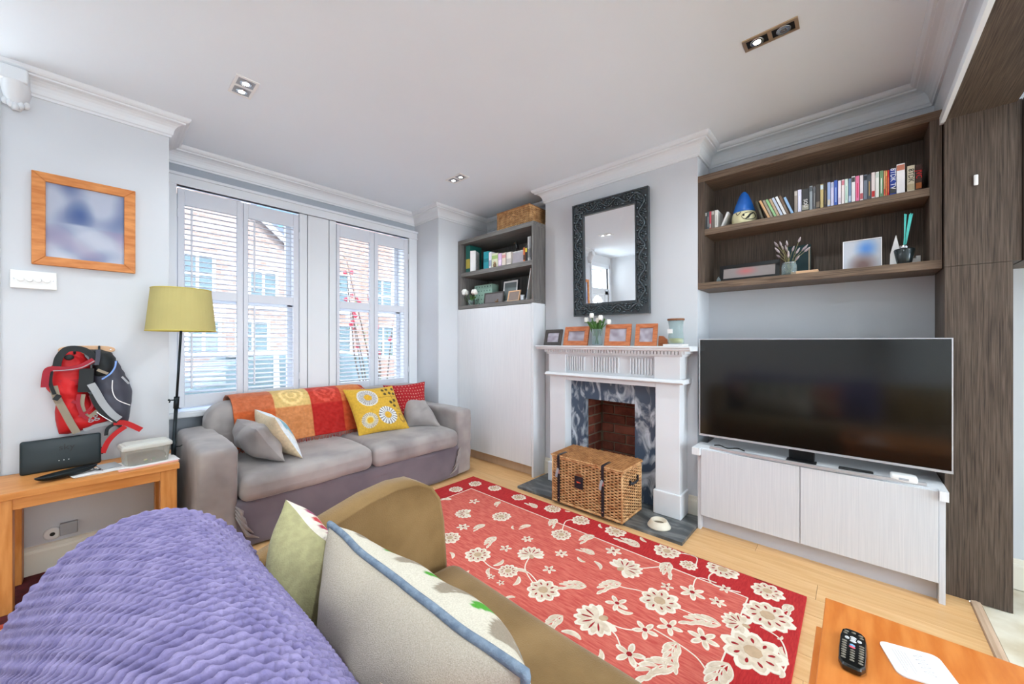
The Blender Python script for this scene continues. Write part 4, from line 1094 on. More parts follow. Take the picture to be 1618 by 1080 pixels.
# wireless router
M['routerblack'] = mat('router_shell', (34, 46, 50), .4, .04, 6)
rt = thing('black_router', 'flat black broadband router standing on the oak side table', 'router', (-.14, 3.18, BZ))
X = Matrix.Translation((-.142, 3.175, BZ + .0005)) @ Matrix.Rotation(R(3), 4, 'Z') @ Matrix.Rotation(R(-4), 4, 'X')
MB(X).rbox((-.142, -.012, .0), (.142, .014, .172), .0115, 3).build('body', M['routerblack'], rt, smooth=True)
M['screenprint'] = mat('faint_print', (58, 64, 66), .4, .02, 8)
text_part('logo', 'sky', .045, X @ frame_m((.015, -.0125, .118), (1, 0, 0), (0, 0, 1)), M['ink'], rt)
for k in range(3): MB(X).ball((-.012 + k * .017, -.0125, .05), (.0022, .001, .0022), 8, 5).build('status_light', M['white'], rt)
# papers, booklet, shoe-horn shaped glasses tray, keys
pp = thing('white_papers', 'loose stack of white papers on the oak side table', 'papers', (.02, 2.99, BZ))
for k, (a, dx) in enumerate(((4, 0), (-6, .01), (9, -.012))):
    Xp = Matrix.Translation((.005 + dx, 2.985, BZ + .0006 + k * .0022)) @ Matrix.Rotation(R(a + 4), 4, 'Z')
    MB(Xp).box((-.105, -.065, 0), (.105, .065, .0018)).build('sheet', M['paper'], pp)
bl = thing('grey_booklet', 'pale grey booklet on the papers beside the plastic tub', 'booklet', (.045, 3.05, BZ + .008))
Xp = Matrix.Translation((.035, 3.03, BZ + .0078)) @ Matrix.Rotation(R(12), 4, 'Z')
MB(Xp).box((-.045, -.06, 0), (.03, .06, .005)).build('cover', M['ltgrey'], bl, bevel=.001)
gc = thing('black_oval_tray', 'long black oval tray lying across the papers', 'tray', (-.10, 2.96, BZ + .008))
Xp = Matrix.Translation((-.115, 2.965, BZ + .0012)) @ Matrix.Rotation(R(17), 4, 'Z') @ Matrix.Rotation(R(-3), 4, 'Y') @ Matrix.Diagonal((1.0, .33, 1, 1))
MB(Xp).lathe((0, 0, .008), [(.001, .002), (.085, .003), (.105, .016), (.108, .024), (.101, .025), (.085, .012), (.001, .008)], 36).build('dish', M['blackmetal'], gc, smooth=True)
ky = thing('bunch_of_keys', 'small bunch of keys on the white papers', 'keys', (-.03, 2.97, BZ + .009))
MB().tube([(-.02 + .011 * math.cos(a * .5236), 2.975 + .011 * math.sin(a * .5236), BZ + .011) for a in range(12)], .0012, 5, closed=True).build('key_ring', M['chrome'], ky)
for a in (20, 100, 200, 300):
    Xk = Matrix.Translation((-.02, 2.975, BZ + .0095 + a * .000008)) @ Matrix.Rotation(R(a), 4, 'Z')
    MB(Xk).lathe((.020, 0, 0), [(.004, 0), (.009, 0), (.009, .002), (.004, .002)], 12).box((.027, -.002, 0), (.052, .002, .002)).build('key', M['chrome'], ky)
pk = thing('pink_card', 'pink card sheet under the plastic tub', 'card', (.16, 3.0, BZ))
Xp = Matrix.Translation((.178, 2.985, BZ + .0006)) @ Matrix.Rotation(R(6), 4, 'Z')
MB(Xp).box((-.125, -.10, 0), (.118, .10, .0012)).build('sheet', M['pink'], pk)
MB(Xp).box((-.08, -.07, .0013), (.128, .12, .0026)).build('white_sheet', M['paper'], pk)
# lidded plastic tub
tb = thing('plastic_tub', 'clear lidded plastic tub full of small things on the side table', 'storage tub', (.175, 3.02, BZ + .003))
Xp = Matrix.Translation((.172, 3.01, BZ + .0034)) @ Matrix.Rotation(R(7), 4, 'Z')
mb = MB(Xp); hw, hd = .098, .066
ring = lambda s, z: [(x * s, y * s, z) for x, y in ((-hw, -hd), (hw, -hd), (hw, hd), (-hw, hd))]
def rring(s, z, r=.016):
    out = []
    for cx, cy, a0 in ((hw * s - r, hd * s - r, 0), (-hw * s + r, hd * s - r, 90), (-hw * s + r, -hd * s + r, 180), (hw * s - r, -hd * s + r, 270)):
        for a in range(0, 91, 30): out.append((cx + r * math.cos(R(a0 + a)), cy + r * math.sin(R(a0 + a)), z))
    return out
def loft(mb, rings, cap0=True, cap1=True):
    n = len(rings[0]); vs = [p for r_ in rings for p in r_]; fs = []
    for i in range(len(rings) - 1):
        for k in range(n): fs.append((i * n + k, i * n + (k + 1) % n, (i + 1) * n + (k + 1) % n, (i + 1) * n + k))
    if cap0: fs.append(tuple(range(n))[::-1])
    if cap1: fs.append(tuple((len(rings) - 1) * n + k for k in range(n)))
    mb.add(vs, fs); return mb
loft(mb, [rring(.90, 0), rring(.96, .05), rring(1.0, .094), rring(.985, .094), rring(.945, .05), rring(.885, .003)], True, True).build('tub_body', M['clearplastic'], tb, smooth=False)
mb = loft(MB(Xp), [rring(1.07, .088), rring(1.08, .094), rring(1.08, .104), rring(1.03, .112), rring(.93, .112), rring(.90, .118), rring(.70, .120)])
mb.build('lid', M['lid'], tb, bevel=.002)
loft(MB(Xp), [rring(.80, .004), rring(.82, .04), rring(.60, .052)]).build('contents', M['mug'], tb, smooth=True)
rx = random.Random(2)
for k in range(7):
    MB(Xp).ball((rx.uniform(-.07, .07), -.052 + rx.uniform(0, .01), .014 + rx.uniform(0, .012)), (.012, .008, .009), 8, 6).build('trinket', (M['wax'], M['petal'], M['stem'], M['pink'])[k % 4], tb, smooth=True)

# ================================================================ FLOOR LAMP
lp = thing('floor_lamp', 'slim dark floor lamp with a yellow linen shade by the window', 'floor lamp', (.285, 3.08, 0))
LX, LY = .285, 3.09
top = Vector((.331, 3.06, 1.32))
MB().lathe((.255, 3.10, .002), [(.001, .012), (.03, .012), (.045, .008), (.048, 0)][::-1], 28).build('base', M['blackmetal'], lp, smooth=True)
foot = Vector((.272, 3.10, .012)); 
at = lambda t: foot.lerp(top, t)
MB().tube([at(0), at(.66)], .0095, 12).build('pole', M['blackmetal'], lp, smooth=True)
MB().tube([at(.64), at(1.0)], .0065, 12).build('upper_pole', M['blackmetal'], lp, smooth=True)
MB().tube([at(.635), at(.69)], .0135, 12).build('collar', M['blackmetal'], lp, smooth=True)
p = at(.675); MB().tube([p, p + Vector((-.03, -.012, .002)), p + Vector((-.034, -.013, -.012))], .004, 6).ball(tuple(p + Vector((-.036, -.013, .004))), .006).build('height_knob', M['blackmetal'], lp, smooth=True)
p = at(.455); MB().tube([p + Vector((0, 0, .03)), p + Vector((0, 0, -.05))], .012, 10).tube([p, p + Vector((.03, -.005, .0)), p + Vector((.04, -.005, .006))], .003, 6).build('clamp', M['blackmetal'], lp, smooth=True)
sh = MB(); c = Vector((.335, 3.06, 0)); n = 48; vs = []; fs = []
prof_s = [(.166, 1.316), (.142, 1.573), (.1395, 1.573), (.1635, 1.316)]
for r_, z in prof_s:
    for k in range(n): vs.append((c.x + r_ * math.cos(2 * math.pi * k / n), c.y + r_ * math.sin(2 * math.pi * k / n), z))
for i in range(4):
    j = (i + 1) % 4
    for k in range(n): fs.append((i * n + k, i * n + (k + 1) % n, j * n + (k + 1) % n, j * n + k))
sh.add(vs, fs).build('lamp_shade', M['shade'], lp, smooth=False)
M['shadetrim'] = mat('shade_binding', (206, 190, 96), .9, .03, 6)
for r_, z in ((.1655, 1.318), (.1415, 1.571)): MB().tube([(c.x + r_ * math.cos(k * .1309), c.y + r_ * math.sin(k * .1309), z) for k in range(48)], .003, 6, closed=True).build('shade_ring', M['shadetrim'], lp, smooth=True)
MB().tube([top, top + Vector((0, 0, .06))], .012, 10).ball(tuple(top + Vector((.0, 0, .09))), .028).build('bulb', M['white'], lp, smooth=True)
MB().tube([(c.x - .165, c.y, 1.33), tuple(top + Vector((0, 0, .01))), (c.x + .165, c.y, 1.33)], .002, 5).build('shade_spider', M['chrome'], lp)

# ================================================================ PICTURE, DIMMER, PEGS, SOCKET
pf = thing('pine_picture_frame', 'pine framed blurred picture on the wall above the switch', 'picture frame', (-.056, 3.25, 1.665))
a, b, c0, d0 = -.252, .141, 1.668, 2.170; w = .048
def blur_photo(fn, a, b, c0, d0, y, name, parent, n=36, axis='Y'):
    mb = MB().grid((lambda u, v: (a + (b - a) * u, y, d0 + (c0 - d0) * v)) if axis == 'Y' else (lambda u, v: (y, b + (a - b) * u, d0 + (c0 - d0) * v)), n, n)
    cols = np.array([(*lin(fn(i / n, j / n)), 1) for i in range(n + 1) for j in range(n + 1)], np.float32)
    return mb.build(name, M['print'], parent, smooth=True, colors=cols)
M['print'] = mat('glossy_print', (255, 255, 255), .25, 0, 4, attr=True, spec=.5)
def mix(c1, c2, t): t = max(0, min(1, t)); return tuple(x * (1 - t) + y * t for x, y in zip(c1, c2))
def bluephoto(u, v):
    k = noise.noise((u * 3.2, v * 3.6, 1.3)); k2 = noise.noise((u * 2.6 + 9, v * 3, 4.2))
    c = mix((178, 184, 200), (98, 112, 152), .35 + k * 1.1)
    c = mix(c, (70, 92, 140), 1 - math.hypot((u - .42) / .20, (v - .38) / .24))
    c = mix(c, (150, 130, 160), (k2 + .1) * (1 if v > .55 else 0)); return mix(c, (200, 204, 214), (v > .5) * max(0, -k2) * 1.4)
blur_photo(bluephoto, a + w - .006, b - w + .006, c0 + w - .006, d0 - w + .006, 3.256, 'photo', pf)
for nm, pts in (('frame_rail', [(a, d0), (b, d0), (b - w, d0 - w), (a + w, d0 - w)]), ('frame_rail', [(a, c0), (a + w, c0 + w), (b - w, c0 + w), (b, c0)]),
                ('frame_stile', [(a, c0), (a, d0), (a + w, d0 - w), (a + w, c0 + w)]), ('frame_stile', [(b, d0), (b, c0), (b - w, c0 + w), (b - w, d0 - w)])):
    MB().prism([(x, 3.242, z) for x, z in pts], (0, .024, 0)).build(nm, M['pine'], pf, bevel=.003)
MB().box((a + .01, 3.258, c0 + .01), (b - .01, 3.269, d0 - .01)).build('backing', M['paper'], pf)
ds = thing('dimmer_switch', 'white four-gang dimmer switch plate below the pine frame', 'light switch', (-.245, 3.26, 1.535))
MB().box((-.322, 3.25, 1.535), (-.165, 3.269, 1.630)).build('plate', M['white'], ds, bevel=.003)
for k in range(4): MB().lathe((-.287 + k * .029, 3.25, 1.583), [(.0115, -.011), (.0125, 0)], 16, 'Y').build('dimmer_knob', M['white'], ds, smooth=False)
for x in (-.309, -.178): MB().ball((x, 3.2495, 1.583), (.003, .001, .003), 8, 5).build('screw', M['chrome'], ds)
so = thing('wall_socket', 'round white socket low on the wall under the side table', 'socket', (-.2, 3.26, .25))
p = onY(3.26, 83, 843)
MB().lathe((p.x, 3.269, p.z), [(.034, -.001), (.034, -.008), (.026, -.012), (.001, -.012)], 24, 'Y').build('plate', M['white'], so, smooth=True)
MB().lathe((p.x, 3.256, p.z), [(.006, -.003), (.010, -.003), (.010, 0), (.006, 0)], 12, 'Y').build('outlet', M['black'], so)
sb = thing('grey_wall_box', 'small grey box on the wall beside the round socket', 'wall box', (-.1, 3.26, .25))
p = onY(3.26, 108, 832); MB().box((p.x - .03, 3.24, p.z - .035), (p.x + .035, 3.269, p.z + .03)).build('box', M['ltgrey'], sb, bevel=.004)

pr = thing('peg_rail', 'rounded birch peg rail holding the two rucksacks', 'coat rack', (-.05, 3.26, 1.19))
xa, xb = -.162, .056; zc = 1.205
pts = []
for k in range(32):
    an = 2 * math.pi * k / 32; pts.append(((xa + xb) / 2 + (xb - xa) / 2 * (abs(math.cos(an)) ** .7) * (1 if math.cos(an) >= 0 else -1), 3.255, zc + .024 * (abs(math.sin(an)) ** .8) * (1 if math.sin(an) >= 0 else -1)))
MB().prism(pts, (0, .014, 0)).build('board', M['birch'], pr, bevel=.003)
for x in (-.100, -.008):
    MB().tube([(x, 3.252, 1.225), (x, 3.236, 1.222), (x, 3.226, 1.205), (x, 3.222, 1.190), (x, 3.205, 1.185), (x, 3.192, 1.200)], .005, 8).ball((x, 3.192, 1.203), .008).build('hook', M['blackmetal'], pr, smooth=True)
for x in (-.142, .037): MB().ball((x, 3.2545, zc), (.004, .001, .004), 8, 5).build('screw', M['chrome'], pr)

# ---- bags hanging from the pegs
qb = crop(50, 530, 230, 730, 972, 1080)
def bp(a, b, y=3.2): return onY(y, *qb(a, b))
def puff(rows, yback, depth, nx=22, nr=40, pw=.5, lump=.012, seed=0, z_in=True):
    """soft body from rows of (crop y, left, right): flat back, bulging front"""
    ysr = [r_[0] for r_ in rows]
    def at(t):
        y = ysr[0] + (ysr[-1] - ysr[0]) * t
        for i in range(len(rows) - 1):
            if rows[i][0] <= y <= rows[i + 1][0]:
                f = (y - rows[i][0]) / (rows[i + 1][0] - rows[i][0]); f = f * f * (3 - 2 * f)
                return y, rows[i][1] * (1 - f) + rows[i + 1][1] * f, rows[i][2] * (1 - f) + rows[i + 1][2] * f
        return rows[-1]
    def surf(s):
        def f(u, v):
            y, l, r_ = at(v); a = 2 * u - 1; p = bp(l + (r_ - l) * u, y, yback - depth * .5)
            h = max(0, 1 - abs(a) ** 2.5) ** pw * max(0, 1 - abs(2 * v - 1) ** 4) ** .5
            yy = yback - (depth * h if s else 0)
            n_ = noise.noise((p.x * 22 + seed, p.z * 22, seed)) * lump * h if s else 0
            return (p.x, yy - n_ - .002, p.z)
        return f
    return MB().grid(surf(1), nx, nr).grid(surf(0), nx, nr)
cr1 = thing('red_child_carrier', 'red padded child carrier hanging from the left peg', 'baby carrier', (-.09, 3.2, .8))
puff([(125, 300, 410), (170, 240, 450), (230, 190, 500), (290, 140, 500), (380, 128, 470), (450, 115, 450), (520, 172, 500), (600, 200, 560), (660, 192, 620), (720, 196, 670), (770, 206, 560), (820, 218, 420), (850, 228, 300)], 3.262, .085, pw=.45, seed=1).build('padded_body', M['red'], cr1, smooth=True)
def band(pts, w, y, mt, name, par, t=.006, n=5):
    P = []
    for i in range(len(pts) - 1):
        p0, p1, p2, p3 = pts[max(i - 1, 0)], pts[i], pts[i + 1], pts[min(i + 2, len(pts) - 1)]
        for k in range(n):
            s = k / n; f = lambda j: .5 * ((2 * p1[j]) + (p2[j] - p0[j]) * s + (2 * p0[j] - 5 * p1[j] + 4 * p2[j] - p3[j]) * s * s + (3 * p1[j] - p0[j] - 3 * p2[j] + p3[j]) * s ** 3)
            P.append(bp(f(0), f(1), y))
    P.append(bp(*pts[-1], y))
    return MB().strap(P, w, t, (0, -1, 0)).build(name, M[mt], par)
band([(215, 260), (235, 185), (300, 118), (400, 112), (480, 140), (532, 190), (520, 250)], .030, 3.172, 'blacknylon', 'collar_pad', cr1, .02)
band([(110, 440), (128, 310), (175, 282), (300, 285), (420, 262), (530, 205)], .026, 3.160, 'darkred', 'collar_band', cr1, .012)
band([(182, 300), (310, 292), (430, 270), (535, 215)], .004, 3.153, 'ltgrey', 'piping', cr1, .003)
band([(170, 300), (160, 400), (195, 500)], .014, 3.165, 'blacknylon', 'side_strap', cr1)
band([(470, 280), (465, 380), (455, 480)], .055, 3.168, 'blacknylon', 'shoulder_pad', cr1, .016)
band([(185, 430), (215, 530), (270, 630), (330, 740), (385, 830)], .030, 3.170, 'taupe', 'webbing', cr1, .004)
band([(195, 520), (240, 535)], .03, 3.160, 'blacknylon', 'buckle', cr1, .012)
band([(405, 500), (395, 580), (430, 670), (480, 710)], .016, 3.160, 'darkred', 'harness_strap', cr1, .005)
band([(500, 510), (520, 590), (470, 650), (400, 690)], .012, 3.158, 'darkred', 'harness_strap', cr1, .005)
band([(345, 560), (380, 570)], .016, 3.156, 'darkred', 'harness_clip', cr1, .008)
band([(440, 500), (430, 600), (480, 690), (560, 640)], .018, 3.165, 'taupe', 'harness_webbing', cr1, .004)
M['redletters'] = M['ltgrey']
text_part('lettering', 'gg', .055, frame_m(bp(520, 690, 3.172), (1, 0, .28), (-.28, 0, 1)), M['ltgrey'], cr1)
for k in range(6): band([(225 + 6 * k, 385 + k * 11), (330, 380 + k * 9), (430, 372 + k * 8)], .0022, 3.1775 - (.0 if k < 9 else 0), 'darkred', 'quilt_seam', cr1, .003)
MB().ball(tuple(bp(320, 185, 3.168)), (.018, .006, .016), 10, 6).build('neck_hole', M['blacknylon'], cr1, smooth=True)
band([(605, 1000), (650, 905), (720, 830), (800, 775)], .024, 3.19, 'red', 'lower_strap', cr1, .008)
band([(635, 850), (650, 790), (720, 755), (790, 800)], .016, 3.20, 'blacknylon', 'lower_loop', cr1, .01)
band([(700, 742), (800, 745), (935, 803)], .028, 3.195, 'red', 'waist_strap', cr1, .008)
band([(590, 950), (590, 1010)], .02, 3.20, 'blacknylon', 'strap_end', cr1, .008)
band([(440, 800), (560, 765), (680, 740)], .022, 3.215, 'ltgrey', 'seat_edge', cr1, .02)

cr2 = thing('grey_rucksack', 'grey and black rucksack hanging from the right peg', 'rucksack', (.02, 3.2, .85))
puff([(215, 540, 735), (270, 520, 765), (330, 515, 800), (400, 505, 838), (480, 510, 862), (560, 535, 858), (640, 590, 845), (700, 690, 838), (738, 770, 828)], 3.262, .105, pw=.5, seed=5).build('main_body', M['greynylon'], cr2, smooth=True)
puff([(118, 470, 600), (150, 475, 690), (200, 490, 722), (260, 515, 735), (330, 520, 700), (372, 560, 640)], 3.262, .112, pw=.5, seed=8).build('top_pocket', M['blacknylon'], cr2, smooth=True)
band([(505, 410), (545, 470), (610, 580), (690, 670), (750, 712)], .032, 3.152, 'ltgrey', 'side_panel', cr2, .008)
band([(520, 500), (560, 590), (640, 680), (740, 728)], .028, 3.158, 'blacknylon', 'lower_panel', cr2, .008)
band([(690, 380), (690, 470), (730, 545), (840, 592)], .004, 3.150, 'white', 'piping', cr2, .003)
band([(555, 650), (610, 690), (690, 735)], .004, 3.150, 'white', 'piping', cr2, .003)
band([(720, 215), (710, 270), (670, 325), (600, 372)], .008, 3.142, 'bluepaint', 'blue_cord', cr2, .006)
band([(570, 120), (565, 190), (555, 250)], .018, 3.150, 'greynylon', 'hang_loop', cr2, .006)
band([(560, 290), (650, 325)], .014, 3.146, 'taupe', 'grab_strap', cr2, .006)
band([(770, 350), (830, 410)], .010, 3.162, 'ltgrey', 'reflector', cr2, .004)

# ================================================================ COFFEE TABLE with remote and coaster
ct = thing('coffee_table', 'orange cherry wood coffee table at the right foreground', 'table', (1.2, -.45, 0))
MB().box((.92, -1.15, .425), (1.532, .067, .450)).build('table_top', M['cherry'], ct, bevel=.002)
MB().box((.935, -1.12, .400), (1.405, .082, .4245)).build('side_leaf', M['cherry'], ct, bevel=.002)
for x in (.95, 1.46):
    for y in (-1.1, .0): MB().box((x, y, 0), (x + .055, y + .055, .40)).build('leg', M['cherry'], ct, bevel=.003)
MB().box((.96, -1.1, .34), (1.51, -1.08, .40)).box((1.49, -1.05, .34), (1.51, 0, .40)).build('apron', M['cherry'], ct)
rc = thing('tv_remote', 'black television remote with grey buttons on the coffee table', 'remote control', (1.30, .004, .451))
X = Matrix.Translation((1.298, .003, .4505)) @ Matrix.Rotation(R(-1.5), 4, 'Z')
def remf(p): return p
mb = MB()
pr_ = [(-.080, .010), (-.078, .017), (-.06, .025), (-.02, .0265), (.04, .0262), (.066, .0235), (.076, .016), (.079, .008)]
out = [(x, y) for x, y in pr_] + [(x, -y) for x, y in pr_[::-1]]
mb = MB(X)
loft(mb, [[(x * .95, y * .9, .0) for x, y in out], [(x, y, .006) for x, y in out], [(x, y, .014) for x, y in out], [(x * .96, y * .93, .019) for x, y in out]])
mb.build('body', M['screen'], rc, smooth=False, bevel=.0015)
M['button'] = mat('grey_rubber', (120, 112, 98), .4, .06, 20, spec=.6); M['silverbtn'] = mat('silver_button', (196, 196, 196), .3, .03, 20)
M['redbtn'] = mat('red_button', (226, 90, 110), .4, .03, 20); M['bluebtn'] = mat('blue_button', (110, 170, 214), .4, .03, 20)
def btn(x, y, rx_, ry_, m_): MB(X).ball((x, y, .0188), (rx_, ry_, .0022), 10, 6).build('button', M[m_], rc, smooth=True)
for x in (.060, .064, .060): pass
for y in (-.014, 0, .014): btn(.063 - abs(y) * .2, y, .0032, .005, 'button')
for y in (-.016, .016): btn(.050, y, .003, .0045, 'button')
btn(.040, 0, .0045, .007, 'silverbtn'); btn(.032, -.012, .006, .005, 'silverbtn'); btn(.032, .012, .006, .005, 'silverbtn'); btn(.024, 0, .0045, .007, 'silverbtn'); btn(.032, 0, .004, .006, 'silverbtn')
btn(.006, .001, .0042, .006, 'bluebtn'); btn(-.002, .001, .0042, .0065, 'redbtn')
for x in (.014, .004, -.006, -.016, -.027):
    for y in (-.0165, .0165): btn(x, y, .0035, .0055, 'button')
for x in (-.016, -.026, -.036, -.046, -.056):
    for y in (-.016, 0, .016): btn(x, y, .0034, .0052, 'button')
co = thing('white_coaster', 'white printed coaster card with rounded corners on the coffee table', 'coaster', (1.35, -.11, .451))
A_, B_, D_ = Vector((1.400, -.046, 0)), Vector((1.430, -.156, 0)), Vector((1.288, -.078, 0)); ux = (B_ - A_); uy = (D_ - A_)
pts = []
for (su, sv, a0) in ((.86, .14, -90), (.86, .86, 0), (.14, .86, 90), (.14, .14, 180)):
    for a in range(0, 91, 18):
        u = su + .14 * math.cos(R(a0 + a)); v = sv + .14 * math.sin(R(a0 + a)); p = A_ + ux * u + uy * v; pts.append((p.x, p.y, .4508))
MB().prism(pts, (0, 0, .0035)).build('card', M['paper'], co)
M['greyprint'] = mat('grey_print', (190, 184, 186), .7, .02, 20)
mb = MB()
for k, v in enumerate((.22, .27, .32, .37, .42)):
    p, q = A_ + ux * (.16) + uy * v, A_ + ux * (.16 + (.6, .5, .62, .4, .3)[k]) + uy * v
for k in range(5):
    p = A_ + ux * (.18 + .05 * k) + uy * .18; q = A_ + ux * (.18 + .05 * k) + uy * (.86 - .1 * (k % 3))
    mb.strap([(p.x, p.y, .4546), (q.x, q.y, .4546)], .0012, .0003, (0, 0, 1))
mb.build('fine_print', M['greyprint'], co)
mb = MB(); P = []
for k in range(60):
    t = k / 59; p = A_ + ux * (.60 + .09 * math.sin(t * 34)) + uy * (.15 + .60 * t); P.append((p.x, p.y, .4546))
mb.strap(P, .0014, .0003, (0, 0, 1)); mb.build('signature', M['greyprint'], co)
# ================================================================ WICKER
def weave(mb, o, u, v, nrm, W, H, pu, pv, r, seed=0, amp=None, ns=4):
    """rows of willow over and under stakes; o origin, u along the rows, v across them"""
    o, u, v, nrm = Vector(o), Vector(u).normalized(), Vector(v).normalized(), Vector(nrm).normalized()
    n = max(2, round(W / pu)); pu = W / n; m = max(2, round(H / pv)); pv = H / m; amp = amp or r * 1.25; rd = random.Random(seed)
    for j in range(m):
        z = (j + .5) * pv; pts = []; rr_ = r * rd.uniform(.85, 1.1)
        for i in range(n * ns + 1):
            t = i / ns; w = math.sin(math.pi * t + (0 if j % 2 else math.pi))
            pts.append(o + u * min(W, t * pu) + v * (z + rd.uniform(-.0004, .0004)) + nrm * (amp * w))
        mb.tube(pts, rr_, 5)
    for i in range(n + 1): mb.tube([o + u * (i * pu) , o + u * (i * pu) + v * H], r * .9, 5)
    return mb
hm = thing('picnic_hamper', 'wicker picnic hamper with navy leather straps on the hearth', 'hamper', (2.55, 1.445, .02))
HX0, HX1, HY0, HY1, HZ0, HZ1 = 2.372, 2.672, 1.160, 1.735, .021, .368
MB().box((HX0 + .012, HY0 + .012, HZ0 + .003), (HX1 - .012, HY1 - .012, HZ1 - .004)).build('lining', M['wickerback'], hm)
mb = MB()
weave(mb, (HX0, HY0, HZ0 + .012), (0, 1, 0), (0, 0, 1), (-1, 0, 0), HY1 - HY0, HZ1 - HZ0 - .02, .029, .0105, .0040, 1)
tag(mb.build('front_weave', M['wicker'], hm, smooth=True), kind='stuff')
mb = MB(); weave(mb, (HX0, HY0, HZ0 + .012), (1, 0, 0), (0, 0, 1), (0, -1, 0), HX1 - HX0, HZ1 - HZ0 - .02, .029, .0105, .0040, 2); weave(mb, (HX0, HY1, HZ0 + .012), (1, 0, 0), (0, 0, 1), (0, 1, 0), HX1 - HX0, HZ1 - HZ0 - .02, .029, .0105, .0040, 3)
weave(mb, (HX1, HY0, HZ0 + .012), (0, 1, 0), (0, 0, 1), (1, 0, 0), HY1 - HY0, HZ1 - HZ0 - .02, .029, .0105, .0040, 4, ns=2)
tag(mb.build('side_weave', M['wicker'], hm, smooth=True), kind='stuff')
lidz = HZ1 + .012
mb = MB(); weave(mb, (HX0 - .012, HY0 - .008, lidz), (0, 1, 0), (1, 0, .02), (0, 0, 1), HY1 - HY0 + .016, HX1 - HX0 + .018, .022, .0082, .0036, 5)
tag(mb.build('lid_weave', M['wickerdark'], hm, smooth=True), kind='stuff')
MB().box((HX0 - .006, HY0 - .002, lidz - .006), (HX1, HY1 + .002, lidz - .002)).build('lid_board', M['wickerback'], hm)
mb = MB()
def rope(path, r, tw=.02):
    P = [Vector(p) for p in path]
    for s in (0, math.pi):
        out = []; L = 0
        for i in range(len(P) - 1):
            d = P[i + 1] - P[i]; n = max(2, int(d.length / .006)); a = Vector((0, 0, 1)) if abs(d.normalized().z) < .9 else Vector((1, 0, 0))
            e1 = d.cross(a).normalized(); e2 = d.cross(e1).normalized()
            for k in range(n):
                t = k / n; an = (L + d.length * t) / tw * 2 * math.pi + s
                out.append(P[i] + d * t + (e1 * math.cos(an) + e2 * math.sin(an)) * r * .6)
            L += d.length
        out.append(P[-1]); mb.tube(out, r * .75, 5)
c4 = lambda z, e: [(HX0 - e, HY0 - e, z), (HX0 - e, HY1 + e, z), (HX1 + e, HY1 + e, z), (HX1 + e, HY0 - e, z), (HX0 - e, HY0 - e, z)]
rope(c4(HZ1 - .006, .001), .0075); rope(c4(lidz - .004, .008), .006); rope(c4(HZ0 + .010, .001), .009)
for x, y in ((HX0, HY0), (HX0, HY1), (HX1, HY0), (HX1, HY1)): mb.tube([(x, y, HZ0), (x, y, HZ1)], .007, 6)
tag(mb.build('braided_border', M['wicker'], hm, smooth=True), kind='stuff')
for y in (1.672, 1.298):
    MB().strap([(HX0 + .10, y, lidz + .006), (HX0 + .01, y, lidz + .007), (HX0 - .014, y, lidz + .002), (HX0 - .016, y, lidz - .02), (HX0 - .012, y, .28), (HX0 - .011, y, .12), (HX0 - .0115, y, .030)], .021, .004, (-1, 0, .3)).build('strap', M['leather'], hm)
    MB().box((HX0 - .017, y - .012, .245), (HX0 - .013, y + .012, .275)).build('buckle', M['chrome'], hm)
    MB().strap([(HX0 - .018, y + .002, .285), (HX0 - .020, y + .012, .25), (HX0 - .018, y + .018, .215)], .018, .003, (-1, 0, 0)).build('strap_tag', M['ltgrey'], hm)
    MB().ball((HX0 - .015, y, .062), (.002, .004, .004), 8, 5).build('stud', M['chrome'], hm)
MB().box((HX0 - .016, 1.455, .175), (HX0 - .011, 1.528, .265)).build('leather_patch', M['leather'], hm, bevel=.002)
MB().prism([(HX0 - .014, 1.462, .265), (HX0 - .014, 1.475, .285), (HX0 - .014, 1.508, .285), (HX0 - .014, 1.521, .265)], (.003, 0, 0)).build('patch_tab', M['corklid'], hm)
M['orangeprint'] = mat('orange_stamp', (226, 96, 66), .6, .03, 20)
MB().tube([(HX0 - .017, 1.508 - .034 * k / 30, .222 + .007 * math.sin(k * 1.4) * (1 - k / 50)) for k in range(31)], .0013, 4).build('stamped_script', M['orangeprint'], hm)
MB().strap([(2.475, HY0 - .014, .272), (2.49, HY0 - .024, .266), (2.535, HY0 - .026, .268), (2.578, HY0 - .024, .272), (2.592, HY0 - .014, .280)], .018, .006, (0, -1, 0)).build('handle', M['leather'], hm)
for x in (2.474, 2.594): MB().box((x - .006, HY0 - .018, .255 + (x - 2.474) * .06), (x + .006, HY0 - .008, .290 + (x - 2.474) * .06)).build('handle_mount', M['leather'], hm)

bk_ = thing('wicker_basket', 'small lidded wicker basket on top of the bookcase', 'basket', (2.88, 2.49, 2.369))
gx0, gx1, gy0, gy1, gz0, gz1 = 2.735, 3.03, 2.275, 2.700, 2.3695, 2.545
MB().box((gx0 + .008, gy0 + .008, gz0), (gx1 - .008, gy1 - .008, gz1 - .004)).build('lining', M['wickerback'], bk_)
mb = MB(); weave(mb, (gx0, gy0, gz0 + .006), (0, 1, 0), (0, 0, 1), (-1, 0, 0), gy1 - gy0, gz1 - gz0 - .006, .020, .0085, .004, 7); weave(mb, (gx0, gy0, gz0 + .006), (1, 0, 0), (0, 0, 1), (0, -1, 0), gx1 - gx0, gz1 - gz0 - .006, .020, .0085, .004, 8)
weave(mb, (gx0, gy1, gz0 + .006), (1, 0, 0), (0, 0, 1), (0, 1, 0), gx1 - gx0, gz1 - gz0 - .006, .020, .0085, .004, 9, ns=2)
tag(mb.build('side_weave', M['wicker'], bk_, smooth=True), kind='stuff')
mb = MB(); HX0_, = (0,)
